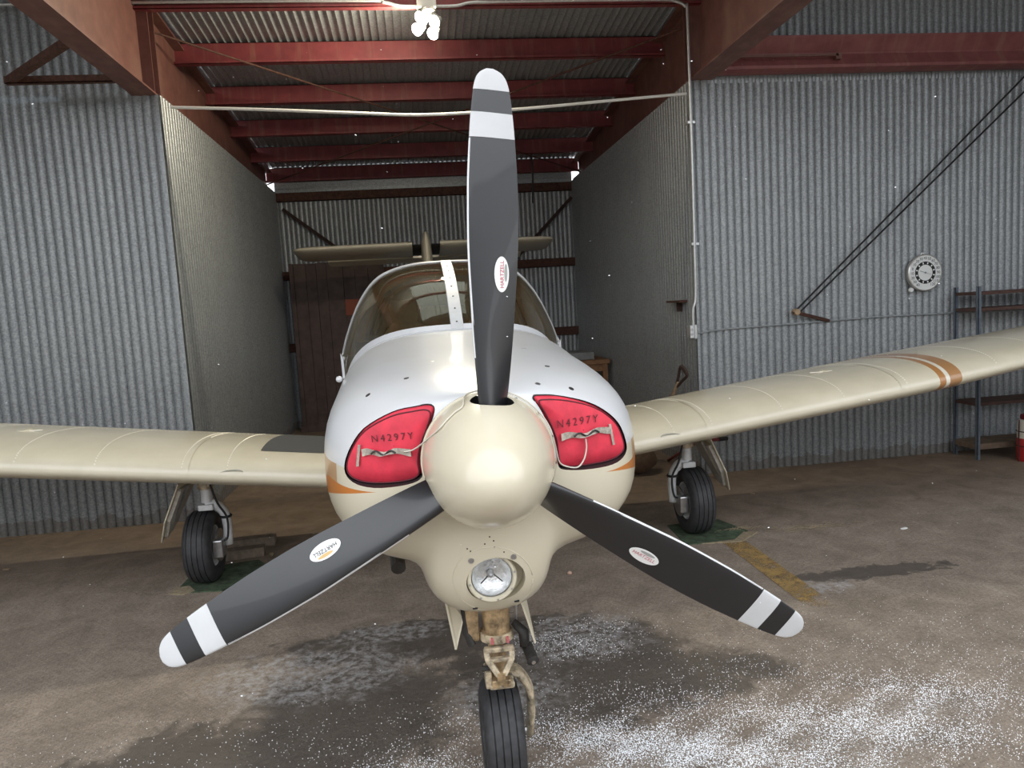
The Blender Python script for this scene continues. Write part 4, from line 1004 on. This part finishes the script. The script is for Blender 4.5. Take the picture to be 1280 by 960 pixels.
for k in range(3):
    rows = []
    for r_ in RS:
        c, be, sec = blade_sec(r_); rows.append([blade_point(k, r_, a, b, be) for a, b in sec])
    BL = MB().grid(rows, cu=True, cap=True).ob('propeller_blade', 'blade_black', AP, 60)
    slice_(k, .803, .862, 6, .006, 'white_band', 'white_band', BL)
    rws = []
    for r_ in (.915, .925, .935, .944, .951, .957, .961, .964, .9652):
        c, be, sec = blade_sec(min(r_, .965)); rws.append([blade_point(k, r_, a*1.006, b*1.04+(.0006 if b > 0 else -.0006), be) for a, b in sec])
    MB().grid(rws, cu=True, cap=True).ob('white_tip', 'white_band', BL, 60)
    # bare leading edge
    rws = []
    for r_ in [.27+.53*i/30 for i in range(31)]:
        c, be, sec = blade_sec(r_); tkc = pchip((.1, .18, .3, .6, .965), (.36, .25, .15, .09, .06), r_)*c
        le = -.45*c; rws.append([blade_point(k, r_, le+a, b, be) for a, b in ((.0028, tkc*.27), (.0004, tkc*.15), (-.0010, 0), (.0004, -tkc*.08), (.0028, -tkc*.12))])
    MB().grid(rws).ob('leading_edge', 'edge_metal', BL, 179)
    # maker's oval sticker
    rc, ac = .475, .026
    def oval(ra, aa, dr, da, off, name, mat, n=28):
        c0 = Vector(bsurf(k, rc+dr, ac+da)); _, be, _s = blade_sec(rc); r, t_ = blade_frame(k); Bn = AX*math.cos(be)+t_*math.sin(be)
        rings = [[Vector(bsurf(k, rc+dr+ra*q*math.cos(2*PI*i/n), ac+da+aa*q*math.sin(2*PI*i/n)))+Bn*off for i in range(n)] for q in (1, .66, .33, .02)]
        return MB().grid(rings, cu=True).ob(name, mat, BL, 179)
    oval(.044, .0215, 0, 0, .0012, 'maker_sticker', 'decal_white')
    oval(.022, .0045, .004, -.0115 if k != 0 else .012, .0018, 'sticker_emblem', 'decal_gold' if k == 2 else 'decal_grey')
    tm = MB(); _, be, _s = blade_sec(rc); r, t_ = blade_frame(k); Bn = AX*math.cos(be)+t_*math.sin(be)
    # text runs from root to tip, tops of the letters towards the leading edge
    tm.add([Vector(bsurf(k, rc+q.co.x*.93, ac-q.co.y+.001))+Bn*.0022 for q in HART.vertices], [tuple(p.vertices) for p in HART.polygons])
    tm.ob('sticker_lettering', 'grimy_dark' if k == 2 else 'decal_red', BL)
bpy.data.meshes.remove(HART)

# ================================================================== INTAKE PLUGS
PLC = {}
for s in (-1, 1):
    ring = PO[s]; c = sum(ring)/len(ring); nrm = np.array((s*.45, -1, 0)); nrm = nrm/np.linalg.norm(nrm); PLC[s] = (c, nrm)
    e = tag(empty('intake_plug', tuple(c)), ('red foam plug in the cowl intake, cord tied straight to its strap' if s < 0 else 'red foam plug in the cowl intake, cord looping below its strap'), 'intake plug', 'red intake plugs')
    bpy.context.view_layer.update(); cv = Vector(c)
    def sc(q, off, lift=0.): return [tuple(c+(p-c)*q+nrm*off+np.array((0, 0, lift))-c) for p in ring]
    m = MB(); m.grid([sc(.99, -.09), sc(1.0, -.012), sc(.985, 0), sc(.96, .006)], cu=True); m.ob('foam_side', 'plug_red', e, 50)
    m = MB(); m.grid([sc(.96, .006, -.000), sc(.93, .011, -.004), sc(.90, .013, -.006), sc(.6, .017, -.004), sc(.3, .019), sc(.01, .0195)], cu=True); F_o = m.ob('front_panel', 'plug_red', e, 179)
    MB().tube(sc(.935, .011, -.005), .0022, 6, True).ob('piping', 'dark_print', F_o)
    MB().tube(sc(1.0, -.002), .0026, 6, True).ob('rim_piping', 'black', e)
    # frame of the plug's face
    ex = np.array((nrm[1]*-1, nrm[0], 0)); ex = ex/np.linalg.norm(ex); ex = ex if ex[0] > 0 else -ex; ez = np.array((0, 0, 1.))
    def fp(u, v, off=.0205):
        p = onpl(u, v, nrm, float(nrm@(c+nrm*off))); return Vector(p-c)
    tmx = text_mesh('N4297Y', .026, 'reg', 1.45)
    base, tl = ((fp(490, 547), -.03) if s < 0 else (fp(722, 527), .10))
    tl = math.atan2(*( (lambda d: (d.z, Vector((d.x, d.y, 0)).length))((fp(514, 545)-fp(466, 549)) if s < 0 else (fp(745, 524)-fp(700, 531))) ))
    width = (fp(515, 546)-fp(463, 549)).length if s < 0 else (fp(748, 523)-fp(697, 531)).length
    xs_ = [q.co.x for q in tmx.vertices]; k_ = width/(max(xs_)-min(xs_))
    exv, ezv, nv = Vector(ex), Vector(ez), Vector(nrm)
    uu = exv*math.cos(tl)+ezv*math.sin(tl); vv = -exv*math.sin(tl)+ezv*math.cos(tl)
    gap = 1.0
    MB().add([base+uu*(q.co.x*k_)+vv*(q.co.y*k_*.98)+nv*.0006 for q in tmx.vertices], [tuple(p.vertices) for p in tmx.polygons]).ob('lettering', 'dark_print', F_o); bpy.data.meshes.remove(tmx)
    # strap: flat webbing pulled through, twisted in the middle
    a, b = (fp(453, 566), fp(514, 564)) if s < 0 else (fp(701, 547), fp(762, 536))
    rows = []
    for i in range(25):
        q = i/24; p = a.lerp(b, q)+nv*(.002+.007*math.sin(PI*q)**2); wv = .0035*math.sin(q*PI*3.5); hw = .0098*(1-.35*math.sin(PI*q)**2)
        tw = .9*math.sin(PI*q)**2*math.sin(q*9); dz = vv*math.cos(tw)+nv*math.sin(tw)
        rows.append([p+vv*wv+dz*hw+nv*.002, p+vv*wv-dz*hw+nv*.002, p+vv*wv-dz*hw, p+vv*wv+dz*hw])
    ST = MB().grid(rows, cu=True, cap=True).ob('strap', 'strap', e, 50)
    rows = []
    for i in range(13):
        q = .22+.5*i/12; p = a.lerp(b, q)+nv*.012+vv*.006*math.cos(q*20); rows.append(p)
    MB().tube(rows, .0028, 5).ob('twist', 'grimy_dark', e)
    a, b = (fp(449, 556), fp(447, 583)) if s < 0 else (fp(762, 530), fp(767, 556))
    MB().hexa([a-uu*.004, a+uu*.004, b+uu*.004, b-uu*.004], [p+nv*.0015 for p in (a-uu*.004, a+uu*.004, b+uu*.004, b-uu*.004)]).ob('tab_stitching', 'strap', F_o)
# cord that ties the plugs together, passing behind the blade root
cL, nL = PLC[-1]; cR, nR = PLC[1]
pt = lambda u, v, y: ony(u, v, y)
bm = bmesh.new(); bm.from_mesh(SP.data); sbv = BVHTree.FromBMesh(bm); bm.free()
def onspin(u, v):
    d = Vector(ray(u, v)).normalized(); h = sbv.ray_cast(Vector(CAM), d); return np.array(h[0]+(h[1] if h[1].dot(d) < 0 else -h[1])*.0035)
SC = HUB+Vector((-.007, 0, 0)); su = (Vector((0, 0, 1))-AX*AX.z).normalized(); sr = su.cross(AX).normalized(); sr = sr if sr.x > 0 else -sr
def rim(deg, h, r): return np.array(SC+AX*h+(su*math.cos(math.radians(deg))+sr*math.sin(math.radians(deg)))*r)
lift = lambda u, v, c_, n_, o_: onpl(u, v, n_, float(n_@(c_+n_*o_)))
pts = [lift(505, 565, cL, nL, .028), lift(519, 561, cL, nL, .034)]+[onspin(u, v) for u, v in ((546, 541), (558, 528), (569, 517), (579, 509))]
pts += [rim(-17, -.036, .1775), rim(-9, -.050, .1805), rim(0, -.053, .1805), rim(10, -.053, .1805), rim(25, -.053, .1805), rim(40, -.053, .1805), rim(55, -.053, .1805), rim(70, -.053, .1805), rim(85, -.053, .1805)]
pts += [lift(u, v, cR, nR, o_) for u, v, o_ in ((699, 577, .028), (708, 583, .033), (722, 584, .035), (730, 574, .032), (733, 560, .03), (732, 548, .026))]
tag(MB().tube(catmull(pts, 90), .0022, 6).ob('tie_cord', 'cord', None, 179), 'thin pale cord tying the two red intake plugs together over the spinner', 'cord')

# ================================================================== SNOW
def grains(n, fn, smin, smax):
    m = MB(); V = []; Fc = []; k = 0
    while k < n:
        x, y = fn()
        if not (-2.6 < x < 3.0 and .1 < y < 2.4): continue
        if ((x-.006)/.075)**2+((y-.44)/.10)**2 < 1: continue
        r = random.uniform(smin, smax)*random.choice((.6, .8, 1, 1)); b = len(V); a = random.random()*6
        V += [(x+r*math.cos(a), y+r*math.sin(a), .0), (x+r*math.cos(a+2.1), y+r*math.sin(a+2.1), .0), (x+r*math.cos(a+4.2), y+r*math.sin(a+4.2), .0), (x, y, r*1.1)]
        Fc += [(b, b+1, b+3), (b+1, b+2, b+3), (b+2, b, b+3)]; k += 1
    return V, Fc
GB = [(1.15, .42, .42, .13, 9), (.62, .50, .26, .12, 6), (.35, .62, .16, .10, 3), (1.55, .62, .3, .10, 3), (-.30, .58, .2, .05, 1.2), (.9, .75, .55, .2, 3), (.45, 1.42, .18, .12, 1.2), (-1.0, .85, .6, .16, .7), (-.1, .75, .2, .1, .7), (1.9, .9, .5, .3, 1.0)]
tot = sum(g[4] for g in GB)
def pick():
    q = random.random()*tot
    for g in GB:
        q -= g[4]
        if q < 0: break
    x, y = random.gauss(g[0], g[2]), random.gauss(g[1], g[3])
    # wind streaks
    if math.sin(x*9+y*17)+math.sin(x*23-y*31+1)+random.uniform(-1.6, 1.6) < -.5: return (99, 99)
    return x, y
V, Fc = grains(32000, pick, .0012, .0030)
me = bpy.data.meshes.new('snow_grains'); me.from_pydata(V, [], Fc); me.update(); o = link('snow_grains', me, 'snow'); o['kind'] = 'stuff'
tag(o, 'dry white snow grains blown over the floor around the nose wheel', 'snow')
m = MB()
for i in range(260):
    u, v, dd = random.uniform(0, 1280), random.uniform(60, 930), random.uniform(1.3, 5.5)
    p = CAM+ray(u, v)*dd
    if p[2] < .05 or p[1] > 8.6: continue
    if p[1] > 4.1 and not (LX+.1 < p[0] < RX-.1): continue
    if p[1] > 4 and p[2] > 3.2: continue
    r = random.uniform(.0005, .0013); d = Vector((random.uniform(.5, 1), random.uniform(-.3, .3), random.uniform(-.6, .2))).normalized()
    m.lathe([(0, -2.2*r), (r*.8, -r), (r, 0), (r*.8, r), (0, 2.2*r)], d, p, 5)
o = m.ob('falling_snow', 'snow', None, 179); o['kind'] = 'stuff'; tag(o, 'fine white snowflakes drifting in the air before the airplane', 'snowflakes')
